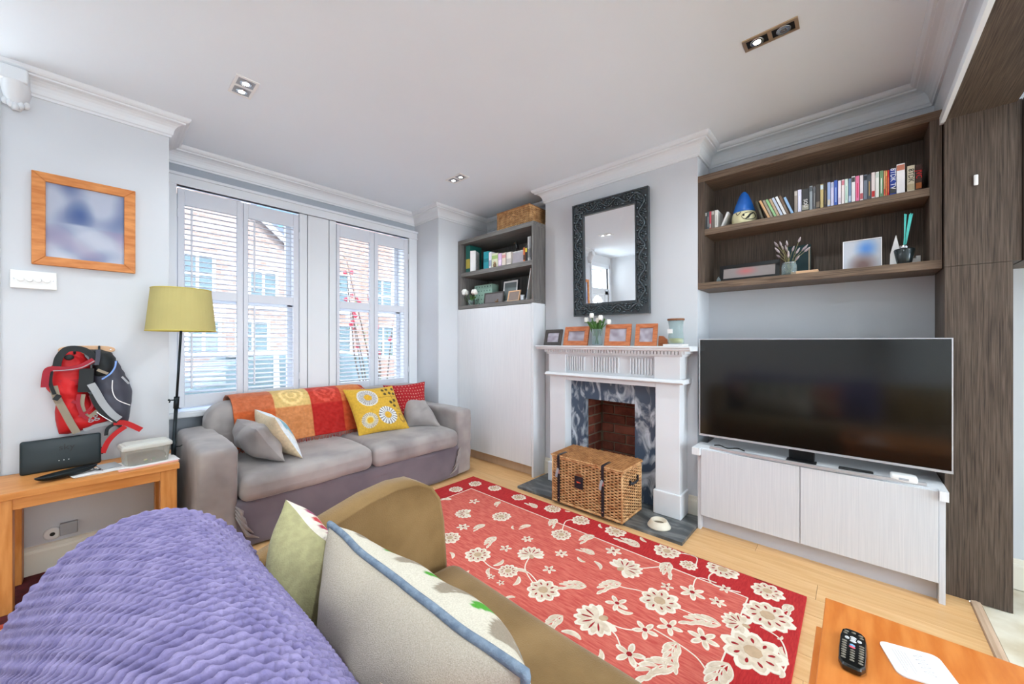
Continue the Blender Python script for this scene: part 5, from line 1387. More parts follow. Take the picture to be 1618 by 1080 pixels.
for z in (gz0 + .008, gz1): 
    for p, q in (((gx0, gy0, z), (gx0, gy1, z)), ((gx0, gy0, z), (gx1, gy0, z)), ((gx0, gy1, z), (gx1, gy1, z))): rope([p, q], .008)
tag(mb.build('braided_border', M['wicker'], bk_, smooth=True), kind='stuff')
MB().box((gx0 - .006, gy0 - .006, gz1 + .004), (gx1, gy1 + .006, gz1 + .018)).build('lid', M['wickerdark'], bk_, bevel=.004)
mb = MB(); rope([(gx0 - .006, 2.555, 2.475), (gx0 - .022, 2.53, 2.488), (gx0 - .026, 2.49, 2.492), (gx0 - .022, 2.45, 2.488), (gx0 - .006, 2.425, 2.475)], .007); mb.build('handle', M['wicker'], bk_, smooth=True)

# ================================================================ PET BOWL
pb = thing('pet_bowl', 'cream enamel pet bowl on the hearth beside the hamper', 'bowl', (2.50, .965, .021))
MB().lathe((2.515, .965, .0208), [(.074, 0), (.073, .006), (.052, .040), (.048, .042), (.044, .040), (.040, .016), (.001, .014)], 36).build('bowl', M['cream'], pb, smooth=True)
M['creamwhite'] = mat('cream_enamel', (226, 216, 196), .3, .02, 6)
pb.children[0].data.materials[0] = M['creamwhite']
MB().lathe((2.515, .965, .036), [(.001, .0), (.038, .0), (.0385, .002), (.001, .003)], 28).build('water', M['taupe'], pb, smooth=True)

# ================================================================ MANTEL ORNAMENTS
MZ = 1.2205
def easel_frame(name, label, yl, yr, h, x, lean, w, mt, yaw=0, grp=None, tone=(150, 140, 150)):
    """photo frame standing on the mantel, facing the room (-X), leaning back"""
    W = abs(yl - yr); t = thing(name, label, 'photo frame', (x, (yl + yr) / 2, MZ), grp)
    X = Matrix.Translation((x, (yl + yr) / 2, MZ + .001)) @ Matrix.Rotation(R(yaw), 4, 'Z') @ Matrix.Rotation(R(lean), 4, 'Y')
    a = W / 2
    for nm, pts in (('frame_rail', [(-a, h), (a, h), (a - w, h - w), (-a + w, h - w)]), ('frame_rail', [(-a, 0), (-a + w, w), (a - w, w), (a, 0)]), ('frame_stile', [(-a, 0), (-a, h), (-a + w, h - w), (-a + w, w)]), ('frame_stile', [(a, h), (a, 0), (a - w, w), (a - w, h - w)])):
        MB(X).prism([(0, y, z) for y, z in pts], (.016, 0, 0)).build(nm, M[mt], t, bevel=.002)
    n = 12; mb = MB(X).grid(lambda u, v: (.008, (a - w) * (1 - 2 * u), (h - w) + (2 * w - h) * v), n, n)
    cols = np.array([(*lin(mix(tone, (190, 184, 196), .5 + noise.noise((i / n * 3 + x * 50, j / n * 3, yl * 10)))), 1) for i in range(n + 1) for j in range(n + 1)], np.float32)
    mb.build('photo', M['print'], t, colors=cols)
    MB(X).box((.0165, -a + .006, .006), (.020, a - .006, h - .006)).build('backing', M['black'], t)
    MB(X).prism([(.0195, -.02, h * .7), (.0195, .02, h * .7), (.0195, .02, h * .55)], (.0, 0, -.02)) if False else None
    X2 = X @ Matrix.Translation((.020, 0, h * .62)) @ Matrix.Rotation(R(-lean * 2 - 2), 4, 'Y')
    MB(X2).box((0, -.02, -h * .60), (.003, .02, 0)).build('strut', M['black'], t)
    return t
easel_frame('framed_photo', 'charcoal photo frame at the window end of the mantel', 1.895, 2.085, .145, 2.70, 14, .030, 'darkframe', -4)
easel_frame('framed_photo', 'orange wood photo frame between charcoal frame and tulips', 1.632, 1.878, .165, 2.71, 13, .040, 'framewood', -2)
easel_frame('framed_photo', 'orange wood photo frame right of the tulip vase', 1.262, 1.470, .175, 2.70, 15, .036, 'framewood', 6)
easel_frame('framed_photo', 'orange wood photo frame next to the candle jar', 1.062, 1.222, .172, 2.71, 15, .032, 'framewood', 8)
tul = thing('tulip_vase', 'glass vase of white tulips on the mantel below the mirror', 'vase of flowers', (2.72, 1.535, MZ))
VC = (2.70, 1.535, MZ + .0005)
MB().lathe(VC, [(.001, .004), (.040, .004), (.042, .008), (.042, .132), (.0395, .132), (.039, .010), (.001, .010)], 28).build('vase', M['glass'], tul, smooth=True)
rt_ = random.Random(14)
heads = [(-.01, .085, .215), (-.02, .035, .245), (.0, -.005, .205), (-.015, -.035, .225), (.01, -.085, .195), (-.03, .01, .20), (.02, .05, .20)]
for k, (dx, dy, dz) in enumerate(heads):
    p0 = Vector((VC[0] + rt_.uniform(-.02, .02), VC[1] - dy * .25, VC[2] + .015)); p1 = Vector((VC[0] + dx * .4, VC[1] + dy * .35, VC[2] + .13)); p2 = Vector((VC[0] + dx, VC[1] + dy, VC[2] + dz - .015))
    MB().tube([p0, p1, p2], .0034, 6).build('stem', M['stem'], tul, smooth=True)
    if k < 5:
        mb = MB(); d = (p2 - p1).normalized()
        for j in range(6):
            a = j * 1.0472; e = Vector((math.cos(a), math.sin(a), 0)); s = e * (.011 if j % 2 else .008)
            c = p2 + s + d * .014
            mb.ball(tuple(c), (.010, .010, .021), 8, 6)
        mb.build('tulip_head', M['petal'], tul, smooth=True)
    for w in range(2):
        a = rt_.uniform(0, 6.28); e = Vector((math.cos(a) * .3, math.sin(a), 0)) * rt_.uniform(.03, .06)
        P = [p1 + Vector((0, 0, -.05)), p1 + e * .5 + Vector((0, 0, .02)), p1 + e + Vector((0, 0, rt_.uniform(.04, .07))), p1 + e * 1.6 + Vector((0, 0, rt_.uniform(.05, .09)))]
        mb = MB(); 
        for i, ww in enumerate((.014, .020, .016)):
            pass
        mb.strap(P, .014, .0012, (-1, 0, .1)); mb.build('leaf', M['stem'], tul, smooth=True)
ca = thing('candle_jar', 'hourglass glass candle jar with wooden lid at the mantel end', 'candle', (2.72, .925, MZ))
CC = (2.72, .925, MZ + .0145)
MB().lathe(CC, [(.001, .0), (.052, .0), (.054, .005), (.050, .06), (.044, .10), (.046, .13), (.052, .165), (.0505, .165), (.0445, .13), (.0425, .10), (.0485, .06), (.052, .008), (.001, .006)], 32).build('jar', M['glass'], ca, smooth=True)
MB().lathe(CC, [(.001, .007), (.0475, .008), (.0475, .040), (.001, .040)], 28).build('wax', M['wax'], ca, smooth=True)
MB().lathe(CC, [(.001, .166), (.056, .166), (.056, .178), (.001, .178)], 32).build('lid', M['corklid'], ca, smooth=False)
MB().box((CC[0] - .0535, CC[1] + .005, CC[2] + .075), (CC[0] - .0485, CC[1] + .040, CC[2] + .105)).build('label_sticker', M['paper'], ca)
bx = thing('white_candle_stand', 'thin white block under the candle jar', 'stand', (2.72, .925, MZ))
MB().box((2.655, .862, MZ + .0005), (2.785, .992, MZ + .014)).build('block', M['paper'], bx, bevel=.002)
wp_ = thing('wooden_wedge', 'orange wooden wedge behind the end photo frame', 'ornament', (2.80, 1.0, MZ))
MB().prism([(2.78, 1.075, MZ + .0005), (2.78, .995, MZ + .0005), (2.78, 1.01, MZ + .045), (2.78, 1.045, MZ + .075), (2.78, 1.07, MZ + .075)], (.03, 0, 0)).build('wedge', M['framewood'], wp_, bevel=.004)

# ================================================================ MEDIA CASES ON THE WALL SHELF
SZ = 2.0425; BXF = 2.885
ORD = ['first', 'second', 'third', 'fourth', 'fifth', 'sixth', 'seventh', 'eighth', 'ninth', 'tenth', 'eleventh', 'twelfth', 'thirteenth', 'fourteenth', 'fifteenth', 'sixteenth', 'seventeenth', 'eighteenth', 'nineteenth', 'twentieth', 'twenty-first', 'twenty-second', 'twenty-third', 'twenty-fourth', 'twenty-fifth', 'twenty-sixth', 'twenty-seventh']
MC = {}
def cmat(c):
    if c not in MC: MC[c] = mat('print_%02x%02x%02x' % c, c, .45, .05, 14)
    return MC[c]
qB = crop(1240, 240, 1480, 340, 1618, 674)
CASES = [(102, 135, 415, 'taupe', (150, 138, 128), (190, 180, 172)), (138, 178, 405, 'lilac white', (206, 204, 222), (228, 226, 236)), (180, 258, 400, 'wide black', (44, 44, 44), (150, 146, 132)), (262, 296, 365, 'grey', (140, 146, 150), (80, 84, 88)),
         (302, 328, 370, 'dark grey', (84, 84, 86), (150, 148, 146)), (331, 375, 350, 'dark brown', (58, 50, 44), (120, 104, 88)), (378, 412, 345, 'sandy and pale blue', (186, 164, 110), (196, 212, 222)), (415, 450, 340, 'black brown', (52, 46, 42), (110, 90, 66)),
         (453, 487, 325, 'pale blue', (150, 168, 206), (206, 196, 180)), (490, 522, 325, 'pale lilac', (200, 196, 220), (168, 178, 206)), (524, 563, 305, 'bright blue', (60, 88, 170), (160, 184, 220)), (567, 600, 307, 'pinkish white', (226, 216, 222), (206, 190, 204)),
         (603, 637, 297, 'white and pink', (228, 216, 214), (206, 120, 134)), (640, 674, 290, 'white and pale green', (206, 220, 210), (150, 190, 170)), (678, 708, 285, 'slate blue', (112, 136, 164), (180, 190, 206)), (711, 750, 262, 'white with a black mark', (226, 224, 224), (60, 60, 60)),
         (753, 796, 258, 'hot pink', (220, 116, 150), (206, 60, 96)), (800, 836, 250, 'white with red lettering', (224, 214, 214), (180, 90, 96)), (840, 880, 245, 'steel grey', (110, 118, 130), (50, 54, 60)), (882, 920, 240, 'charcoal and tan', (76, 80, 86), (186, 150, 90)),
         (923, 962, 220, 'white with red top', (222, 208, 204), (190, 50, 50)), (965, 1004, 215, 'plain white', (222, 220, 212), (190, 200, 190)), (1008, 1050, 203, 'green', (110, 140, 104), (220, 222, 214)), (1053, 1072, 200, 'thin red and cream', (206, 150, 110), (190, 60, 50)),
         (1074, 1091, 197, 'thin orange', (206, 120, 70), (226, 190, 110)), (1093, 1114, 195, 'thin scarlet', (196, 50, 52), (220, 150, 90))]
def case_box(name, label, cat, y0, y1, z0, z1, col, col2, depth=.135, grp=None, x0=None, style=0):
    x0 = x0 or BXF
    t = thing(name, label, cat, (x0 + depth / 2, (y0 + y1) / 2, z0), grp)
    MB().box((x0, min(y0, y1) + .0004, z0 + .0004), (x0 + depth, max(y0, y1) - .0004, z1)).build('case', cmat(col), t, bevel=.001)
    h = z1 - z0; a, b = min(y0, y1) + .0012, max(y0, y1) - .0012
    if style % 3 == 0: MB().box((x0 - .0006, a, z0 + h * .78), (x0 + .001, b, z0 + h * .96)).build('spine_print', cmat(col2), t)
    elif style % 3 == 1: MB().box((x0 - .0006, (a * .65 + b * .35), z0 + h * .15), (x0 + .001, (a * .35 + b * .65), z0 + h * .72)).build('spine_print', cmat(col2), t)
    else: MB().box((x0 - .0006, a, z0 + h * .08), (x0 + .001, b, z0 + h * .30)).build('spine_print', cmat(col2), t)
    return t
for k, (l, r_, top_, cn, c1, c2) in enumerate(CASES):
    p = onX(BXF, *qB(l, top_)); q = onX(BXF, *qB(r_, top_))
    t = case_box('disc_case', '%s case, %s in the long upper shelf row' % (cn, ORD[k]), 'disc case', p.y, q.y, SZ, max(p.z, SZ + .13), c1, c2, grp='cases in the long row on the upper wall shelf', style=k)
    if k == 2: text_part('spine_text', 'SOU', .026, frame_m((BXF - .0008, (p.y + q.y) / 2, SZ + .05), (0, 0, -1), (0, -1, 0)), M['paper'], t, ext=.0002)
for l, r_, top_, nm, lb, c1, c2, txt, tcolr, style in ((1118, 1187, 185, 'video_cassette', 'blue video cassette box marked TDK TV on the upper shelf', (38, 60, 140), (60, 60, 60), '8TDK TV', 'paper', 5), (1190, 1281, 134, 'video_cassette', 'tall white video box with a small photo near the top of its spine', (232, 228, 228), (190, 120, 96), '', 'ink', 3),
                                              (1303, 1385, 152, 'video_cassette', 'beige video cassette box marked TDK on the upper shelf', (200, 188, 164), (176, 160, 130), '8TDK', 'ink', 5), (1393, 1462, 138, 'video_cassette', 'dark video cassette box marked JVC in red at the shelf end', (60, 40, 34), (150, 84, 40), 'JVC', 'red', 5)):
    p = onX(BXF, *qB(l, top_)); q = onX(BXF, *qB(r_, top_))
    t = case_box(nm, lb, 'video cassette', p.y, q.y, SZ, p.z, c1, c2, style=style, grp='video boxes on the upper wall shelf')
    if txt: text_part('spine_text', txt, .030, frame_m((BXF - .0008, (p.y + q.y) / 2, SZ + (p.z - SZ) * .62), (0, 0, -1), (0, -1, 0)), M[tcolr], t, ext=.0003, sx=.95)
# compact discs at the left end
qA = crop(1100, 280, 1270, 380, 1618, 952)
for k, (l, r_, cn, c1) in enumerate(((130, 162, 'charcoal', (70, 72, 72)), (165, 195, 'slate', (88, 98, 104)), (198, 226, 'red and pink', (200, 84, 96)), (229, 272, 'grey brown', (118, 112, 104)), (278, 326, 'white', (214, 210, 202)))):
    p = onX(BXF, *qA(l, 500)); q = onX(BXF, *qA(r_, 500))
    case_box('compact_disc', '%s compact disc case, %s from the left end of the upper shelf' % (cn, ORD[k]), 'disc case', p.y, q.y, SZ, SZ + .125, c1, (180, 176, 170), .14, 'disc cases at the left end of the upper wall shelf', style=k)
# leaning ones
def leaner(label, y_bot, y_top, h, w, col, name='disc_case', x0=None, grp='leaning cases on the upper wall shelf'):
    x0 = x0 or BXF; an = math.atan2(y_top - y_bot, h); L = math.hypot(h, y_top - y_bot)
    t = thing(name, label, 'disc case', (x0 + .06, y_bot, SZ), grp)
    lift = max(0, math.sin(abs(an)) * w) * 0
    X = Matrix.Translation((x0, y_bot, SZ + .0006 + (math.sin(-an) * w if an < 0 else 0) * 0)) @ Matrix.Rotation(-an, 4, 'X')
    # pivot on the lower corner
    if an > 0: MB(X).box((0, -w, 0), (.125, 0, L)).build('case', cmat(col), t, bevel=.001)
    else: MB(X).box((0, 0, 0), (.125, w, L)).build('case', cmat(col), t, bevel=.001)
    y0_, y1_ = (-w, 0) if an > 0 else (0, w)
    MB(X).box((-.0006, y0_ + w * .2, L * .1), (.001, y1_ - w * .2, L * .5)).build('spine_print', cmat(tuple(int(v * .8 + 40) for v in col)), t)
p = onX(BXF, *qA(395, 720)); q = onX(BXF, *qA(490, 520)); leaner('white case leaning against the painted ceramic ornament', p.y, q.y, q.z - SZ, .012, (210, 208, 204))
for k, (bx_, tx_, ty_, cn, col) in enumerate(((985, 895, 360, 'olive black', (70, 66, 48)), (1080, 950, 352, 'orange tan', (206, 160, 112)), (1125, 1005, 345, 'grey tan', (150, 140, 124)), (1178, 1048, 335, 'mint green', (140, 186, 130)), (1222, 1100, 325, 'sand', (176, 152, 124)), (1272, 1142, 310, 'pale blue', (190, 200, 218)), (1325, 1195, 292, 'white', (222, 220, 220)), (1368, 1248, 280, 'brown', (112, 88, 68)), (1430, 1320, 300, 'sky blue', (140, 176, 214)))):
    p = onX(BXF, *qA(bx_, 560)); q = onX(BXF, *qA(tx_ - 8, ty_)); leaner('%s case, %s of the nine slanting right of the ceramic ornament' % (cn, ORD[k]), p.y, q.y, q.z - SZ - .004, .0125, col)
# painted ceramic cone
og = thing('ceramic_ornament', 'ceramic ornament with blue cone top and painted cream face', 'ornament', (2.96, .60, SZ))
oc = onX(2.955, *qA(720, 500)); OC = (2.955, oc.y, SZ + .0006)
MB().lathe(OC, [(.001, 0), (.062, 0), (.070, .01), (.073, .04), (.071, .068), (.066, .082)], 32).build('cream_base', M['cream'], og, smooth=True)
MB().lathe(OC, [(.066, .081), (.064, .095), (.054, .13), (.040, .17), (.026, .205), (.012, .225), (.001, .230)], 32).build('blue_cone', M['bluepaint'], og, smooth=True)
def onbase(a, z): return Vector((OC[0] - .0735 * math.cos(a), OC[1] + .0735 * math.sin(a), OC[2] + z))
MB().tube([onbase(-.62 + .62 * math.cos(t * .35), .045 + .024 * math.sin(t * .35)) for t in range(19)], .0022, 5).build('painted_line', M['ink'], og)
MB().tube([onbase(a, z) for a, z in ((-.95, .062), (-.7, .055), (-.5, .035), (-.3, .028))], [.002, .006, .007, .002], 6).build('painted_brow', M['ink'], og)
MB().ball(tuple(onbase(-.15, .052)), (.003, .006, .007), 8, 5).build('painted_eye', M['ink'], og)
MB().tube([onbase(a, z) for a, z in ((.5, .075), (.35, .058), (.2, .064), (.05, .078))], .002, 5).build('painted_line', M['ink'], og)
for a, z in ((-.3, .12), (.3, .10)): MB().ball((OC[0] - .048 * math.cos(a), OC[1] + .05 * math.sin(a), OC[2] + z), (.008, .006, .006), 8, 5).build('white_spot', M['paper'], og, smooth=True)

# lower tier
TZ = 1.6675
qC = crop(1110, 330, 1310, 450, 1618, 971); qD = crop(1300, 320, 1480, 430, 1618, 989)
def slab_frame(name, label, cat, y0, y1, z1, x, col_frame, w, fn, lean=8, th=.014):
    t = thing(name, label, cat, (x, (y0 + y1) / 2, TZ)); a = abs(y0 - y1) / 2; h = z1 - TZ
    X = Matrix.Translation((x, (y0 + y1) / 2, TZ + .0006)) @ Matrix.Rotation(R(lean), 4, 'Y')
    MB(X).box((.002, -a, 0), (th, a, h)).build('backing', col_frame, t)
    for p_, q_ in (((-.004, -a, 0), (.0025, -a + w, h)), ((-.004, a - w, 0), (.0025, a, h)), ((-.004, -a + w, 0), (.0025, a - w, w)), ((-.004, -a + w, h - w), (.0025, a - w, h))): MB(X).box(p_, q_).build('frame_bar', col_frame, t)
    n = 14; mb = MB(X).grid(lambda u, v: (.001, (a - w) * (1 - 2 * u), (h - w) + (2 * w - h) * v), n, n)
    cols = np.array([(*lin(fn(i / n, j / n)), 1) for i in range(n + 1) for j in range(n + 1)], np.float32)
    mb.build('photo', M['print'], t, colors=cols); return t
p = onX(2.95, *qC(215, 740)); q = onX(2.95, *qC(985, 640))
slab_frame('framed_photo', 'wide black framed photo at the left of the lower shelf', 'photo frame', p.y, q.y, p.z + .006, 2.95, M['black'], .024, lambda u, v: mix((150, 140, 138), (196, 110, 110), 1 - math.hypot((u - .45) / .25, (v - .4) / .5)), 10)
p = onX(3.02, *qC(1130, 480)); q = onX(3.02, *qC(1385, 460))
tt = thing('dark_teal_book', 'dark teal book standing behind the lavender jar', 'book', (3.02, (p.y + q.y) / 2, TZ)); M['darkteal'] = mat('dark_teal', (14, 44, 48), .5, .06, 10)
MB().box((3.02, q.y, TZ + .0005), (3.045, p.y + .02, p.z)).build('cover', M['darkteal'], tt, bevel=.002)
MB().box((3.018, q.y + .004, TZ + .02), (3.0202, q.y + .012, p.z - .02)).build('spine_band', M['taupe'], tt)
pwd = thing('wooden_block', 'thin pale wooden board lying by the lavender jar', 'board', (2.92, .4, TZ))
p = onX(2.90, *qC(1205, 800)); q = onX(2.90, *qC(1480, 800)); MB().box((2.90, q.y, TZ + .0005), (2.99, p.y + .03, TZ + .020)).build('board', M['birch'], pwd, bevel=.002)
jr = thing('lavender_jar', 'ribbed glass jar of dried lavender stems on the lower shelf', 'jar', (2.90, .5, TZ))
p = onX(2.905, *qC(1105, 800)); JC = (2.915, p.y, TZ + .0005)
MB().lathe(JC, [(.001, .003), (.038, .003), (.040, .008), (.040, .060), (.034, .070), (.036, .074), (.036, .080), (.033, .080), (.031, .070), (.037, .060), (.037, .009), (.001, .008)], 24).build('glass_jar', M['glass'], jr, smooth=True)
MB().tube([(JC[0] + .0365 * math.cos(k * .3491), JC[1] + .0365 * math.sin(k * .3491), JC[2] + .076) for k in range(18)], .002, 5, closed=True).build('rim', M['chrome'], jr, smooth=True)
rj = random.Random(8)
tips = [(920, 425), (990, 420), (1075, 410), (1250, 365), (930, 500), (1340, 460), (1370, 490), (1240, 500), (950, 590), (1060, 470), (1170, 480), (1240, 595), (1100, 540), (1010, 470)]
for a, b in tips:
    g = onX(2.90 + rj.uniform(-.02, .03), *qC(a, b)); base = Vector((JC[0] + rj.uniform(-.012, .012), JC[1] + rj.uniform(-.014, .014), JC[2] + .012))
    md = base.lerp(g, .5) + Vector((0, (JC[1] - g.y) * .15, .015)); d = (g - md).normalized()
    MB().tube([base, md, g], .0013, 5).build('stem', M['drystem'], jr, smooth=True)
    mb = MB(); L = rj.uniform(.025, .042)
    mb.tube([g - d * L, g - d * L * .7, g - d * L * .3, g + d * .004], [.002, .0062, .0058, .0015], 6); mb.build('flower_spike', M['lavender'], jr, smooth=True)
cs = thing('glass_pebble_ornament', 'small clear crystal drop at the left end of the lower shelf', 'ornament', (2.89, .74, TZ))
p = onX(2.89, *qC(205, 890)); MB().lathe((2.89, p.y, TZ + .0005), [(.001, 0), (.012, .0), (.014, .010), (.008, .022), (.002, .034), (.0005, .036)], 8).build('crystal', M['glass'], cs)
p = onX(2.93, *qD(285, 560)); q = onX(2.93, *qD(842, 480))
slab_frame('photo_print', 'unframed pale photo print leaning on the lower shelf', 'photo', p.y, q.y, p.z + .004, 2.93, M['paper'], .003, lambda u, v: mix(mix((188, 192, 200), (92, 140, 206), 1.2 - math.hypot((u - .62) / .30, (v - .32) / .36)), (120, 96, 92), 1.3 - math.hypot((u - .52) / .38, (v - .92) / .42)), 7, .006)
cn_ = thing('paper_tree_ornament', 'little white paper cone tree beside the reed diffuser', 'ornament', (2.9, -.1, TZ))
p = onX(2.93, *qD(1040, 800)); z1 = onX(2.93, *qD(1055, 465)).z
mb = MB(); mb.prism([(2.925, p.y + .024, TZ + .0005), (2.925, p.y - .020, TZ + .0005), (2.925, p.y - .016, TZ + (z1 - TZ) * .45), (2.925, p.y - .0015, z1), (2.925, p.y + .0015, z1), (2.925, p.y + .022, TZ + (z1 - TZ) * .4)], (.022, 0, 0)); mb.build('cone', M['paper'], cn_, bevel=.003)
MB().ball((2.924, p.y - .004, TZ + .052), (.001, .003, .003), 8, 5).build('dot', M['ink'], cn_)
rd_ = thing('reed_diffuser', 'dark glass reed diffuser with turquoise reeds on the lower shelf', 'diffuser', (2.9, -.17, TZ))
p = onX(2.90, *qD(1160, 800)); DC = (2.905, p.y, TZ + .0005)
MB().lathe(DC, [(.001, 0), (.026, 0), (.029, .004), (.041, .074), (.038, .080), (.016, .082), (.016, .086)], 28).build('bottle', M['darkglass'], rd_, smooth=True)
MB().lathe(DC, [(.017, .082), (.018, .083), (.018, .100), (.012, .102)], 20).build('collar', M['chrome'], rd_, smooth=True)
for a, b in ((1165, 160), (1185, 165), (1235, 165), (1250, 150), (1275, 155), (1262, 170)):
    g = onX(2.90, *qD(a, b)); MB().tube([(DC[0] + rj.uniform(-.006, .006), DC[1] + rj.uniform(-.004, .004), DC[2] + .08), tuple(g)], .0026, 6).build('reed', M['teal'], rd_, smooth=True)
wb_ = thing('small_white_box', 'small white box at the right end of the lower shelf', 'box', (2.95, -.24, TZ))
p = onX(2.93, *qD(1245, 800)); q = onX(2.93, *qD(1390, 780)); MB().box((2.93, q.y, TZ + .0005), (2.98, p.y, TZ + .030)).build('box', M['paper'], wb_, bevel=.001)
MB().box((2.928, q.y, TZ + .020), (2.982, q.y + (p.y - q.y) * .45, TZ + .042)).build('box_lid', M['paper'], wb_, bevel=.001)
# ================================================================ BOOKCASE ORNAMENTS AND BOOKS (tall cupboard)
qL = crop(700, 300, 880, 500, 972, 1080); LXF = 2.715; U1 = 2.0105; U0 = 1.6485
def lbook(name, label, l, r_, top_, base, col, col2=None, depth=.17, cat='book', grp='books on the grey bookcase', style=1, x0=LXF):
    p = onX(x0, *qL(l, top_)); q = onX(x0, *qL(r_, top_))
    t = thing(name, label, cat, (x0 + depth / 2, (p.y + q.y) / 2, base), grp)
    a, b = q.y + .0006, p.y - .0006; z1 = (p.z + q.z) / 2
    MB().box((x0, a, base + .0005), (x0 + depth, a + .0022, z1)).build('cover', cmat(col), t); MB().box((x0, b - .0022, base + .0005), (x0 + depth, b, z1)).build('cover', cmat(col), t)
    MB().box((x0 - .0005, a, base + .0005), (x0 + .003, b, z1)).build('spine', cmat(col), t, bevel=.0008)
    MB().box((x0 + .003, a + .0022, base + .003), (x0 + depth - .004, b - .0022, z1 - .003)).build('pages', M['paper'], t)
    if col2:
        h = z1 - base; lo, hi = ((.6, .85), (.15, .5), (.4, .6))[style % 3]
        MB().box((x0 - .0012, a + .002, base + h * lo), (x0 + .0005, b - .002, base + h * hi)).build('spine_band', cmat(col2), t)
    return t
lbook('hardback_book', 'tall dark green book at the left of the bookcase upper shelf', 195, 231, 475, U1, (24, 92, 84), (176, 160, 70), style=1)
lbook('hardback_book', 'small mauve book peeping over the floral box file', 222, 246, 500, U1, (190, 140, 170), None, x0=2.84, depth=.1)
bf = thing('floral_box_file', 'white floral patterned box file on the bookcase upper shelf', 'box file', (2.8, 3.0, U1))
p = onX(LXF, *qL(232, 520)); q = onX(LXF, *qL(300, 520)); zt = p.z
Xb = Matrix.Translation((LXF, p.y, U1 + .0006)) @ Matrix.Rotation(R(28), 4, 'Z')
MB(Xb).box((0, -.062, 0), (.20, -.001, zt - U1)).build('box', M['paper'], bf, bevel=.001)
rf_ = random.Random(4)
for k in range(26): MB(Xb).ball((rf_.uniform(.012, .185), -.0622, rf_.uniform(.012, zt - U1 - .012)), (.005, .0006, .006), 6, 4).build('printed_flower', cmat(((206, 140, 110), (120, 160, 120), (220, 180, 90))[k % 3]), bf)
lbook('hardback_book', 'bright teal book beside the floral box file', 346, 388, 525, U1, (34, 140, 150), (20, 110, 120), style=2)
lbook('paperback_book', 'slim white paperback right of the teal book', 391, 413, 530, U1, (214, 214, 218), (150, 160, 180))
lbook('paperback_book', 'cream and green paperback behind the owl figurine', 415, 468, 540, U1, (206, 206, 176), (150, 176, 110), style=0)
lbook('paperback_book', 'lilac paperback right of the owl figurine', 471, 500, 540, U1, (206, 172, 206), (230, 210, 226))
lbook('paperback_book', 'beige paperback with pink band on the upper bookcase shelf', 503, 536, 535, U1, (214, 200, 186), (200, 140, 140), style=0)
lbook('paperback_book', 'pale cream paperback left of the beaded frame', 541, 580, 530, U1, (222, 214, 204), (190, 180, 176))
lbook('paperback_book', 'orange paperback right of the beaded frame', 684, 700, 490, U1, (206, 110, 60), (60, 50, 40))
lbook('paperback_book', 'black and yellow paperback near the bookcase side', 701, 719, 475, U1, (40, 38, 40), (220, 200, 60), style=0)
lbook('hardback_book', 'tall light grey book against the bookcase side', 722, 736, 398, U1, (188, 186, 186), (120, 118, 118))
lbook('hardback_book', 'tall mid grey book, last on the upper bookcase shelf', 737, 749, 392, U1, (150, 148, 150), (90, 88, 90))
ow = thing('owl_figurine', 'round brown owl figurine in front of the paperbacks', 'figurine', (2.70, 2.8, U1))
p = onX(2.698, *qL(438, 640)); OC2 = (2.7, p.y, U1 + .0006)
M['owl'] = mat('brown_ceramic', (118, 92, 68), .4, .1, 20); M['owl2'] = mat('tan_ceramic', (176, 146, 108), .4, .08, 20)
MB().lathe(OC2, [(.001, 0), (.012, 0), (.017, .012), (.016, .028), (.010, .038), (.001, .042)], 16).build('body', M['owl'], ow, smooth=True)
MB().ball((OC2[0], OC2[1], OC2[2] + .046), (.011, .012, .012), 10, 7).build('head', M['owl2'], ow, smooth=True)
for s in (-1, 1): MB().ball((OC2[0] - .010, OC2[1] + s * .005, OC2[2] + .048), (.002, .003, .003), 8, 5).build('eye', M['ink'], ow)
bd = thing('framed_photo', 'small silver framed photo edged with beads on the upper bookcase shelf', 'photo frame', (2.73, 2.5, U1))
p = onX(2.73, *qL(582, 530)); q = onX(2.73, *qL(688, 515)); h = p.z - U1
Xf = Matrix.Translation((2.73, (p.y + q.y) / 2, U1 + .0006)) @ Matrix.Rotation(R(8), 4, 'Y'); a = (p.y - q.y) / 2
MB(Xf).box((0, -a, 0), (.012, a, h)).build('frame', M['ltgrey'], bd, bevel=.002)
MB(Xf).box((-.001, -a + .012, .012), (.001, a - .012, h - .012)).build('photo', cmat((160, 152, 158)), bd)
for k in range(9): MB(Xf).ball((0, -a + 2 * a * (k + .5) / 9, h), (.005, .007, .005), 8, 5).build('bead', M['paper'], bd, smooth=True)
bi = thing('black_bird_figurine', 'black bird figurine with a tan beak perched above the beaded frame', 'figurine', (2.82, 2.5, U1))
p = onX(2.80, *qL(628, 470)); BB = Vector((2.80, p.y, p.z))
MB().lathe((BB.x, BB.y, U1 + .0006), [(.022, 0), (.020, .006), (.005, .012), (.004, BB.z - U1 - .03)], 14).build('stand', M['black'], bi, smooth=True)
MB().tube([BB + Vector((0, -.022, -.045)), BB + Vector((0, -.008, -.028)), BB + Vector((0, -.002, -.006)), BB + Vector((0, .002, .014)), BB + Vector((0, .004, .022))], [.006, .016, .017, .011, .004], 10).build('body', M['black'], bi, smooth=True)
MB().ball(tuple(BB + Vector((0, .006, .024))), (.012, .013, .012), 10, 7).build('head', M['black'], bi, smooth=True)
MB().tube([BB + Vector((0, .014, .026)), BB + Vector((-.004, .036, .022))], [.006, .001], 8).build('beak', M['birch'], bi, smooth=True)
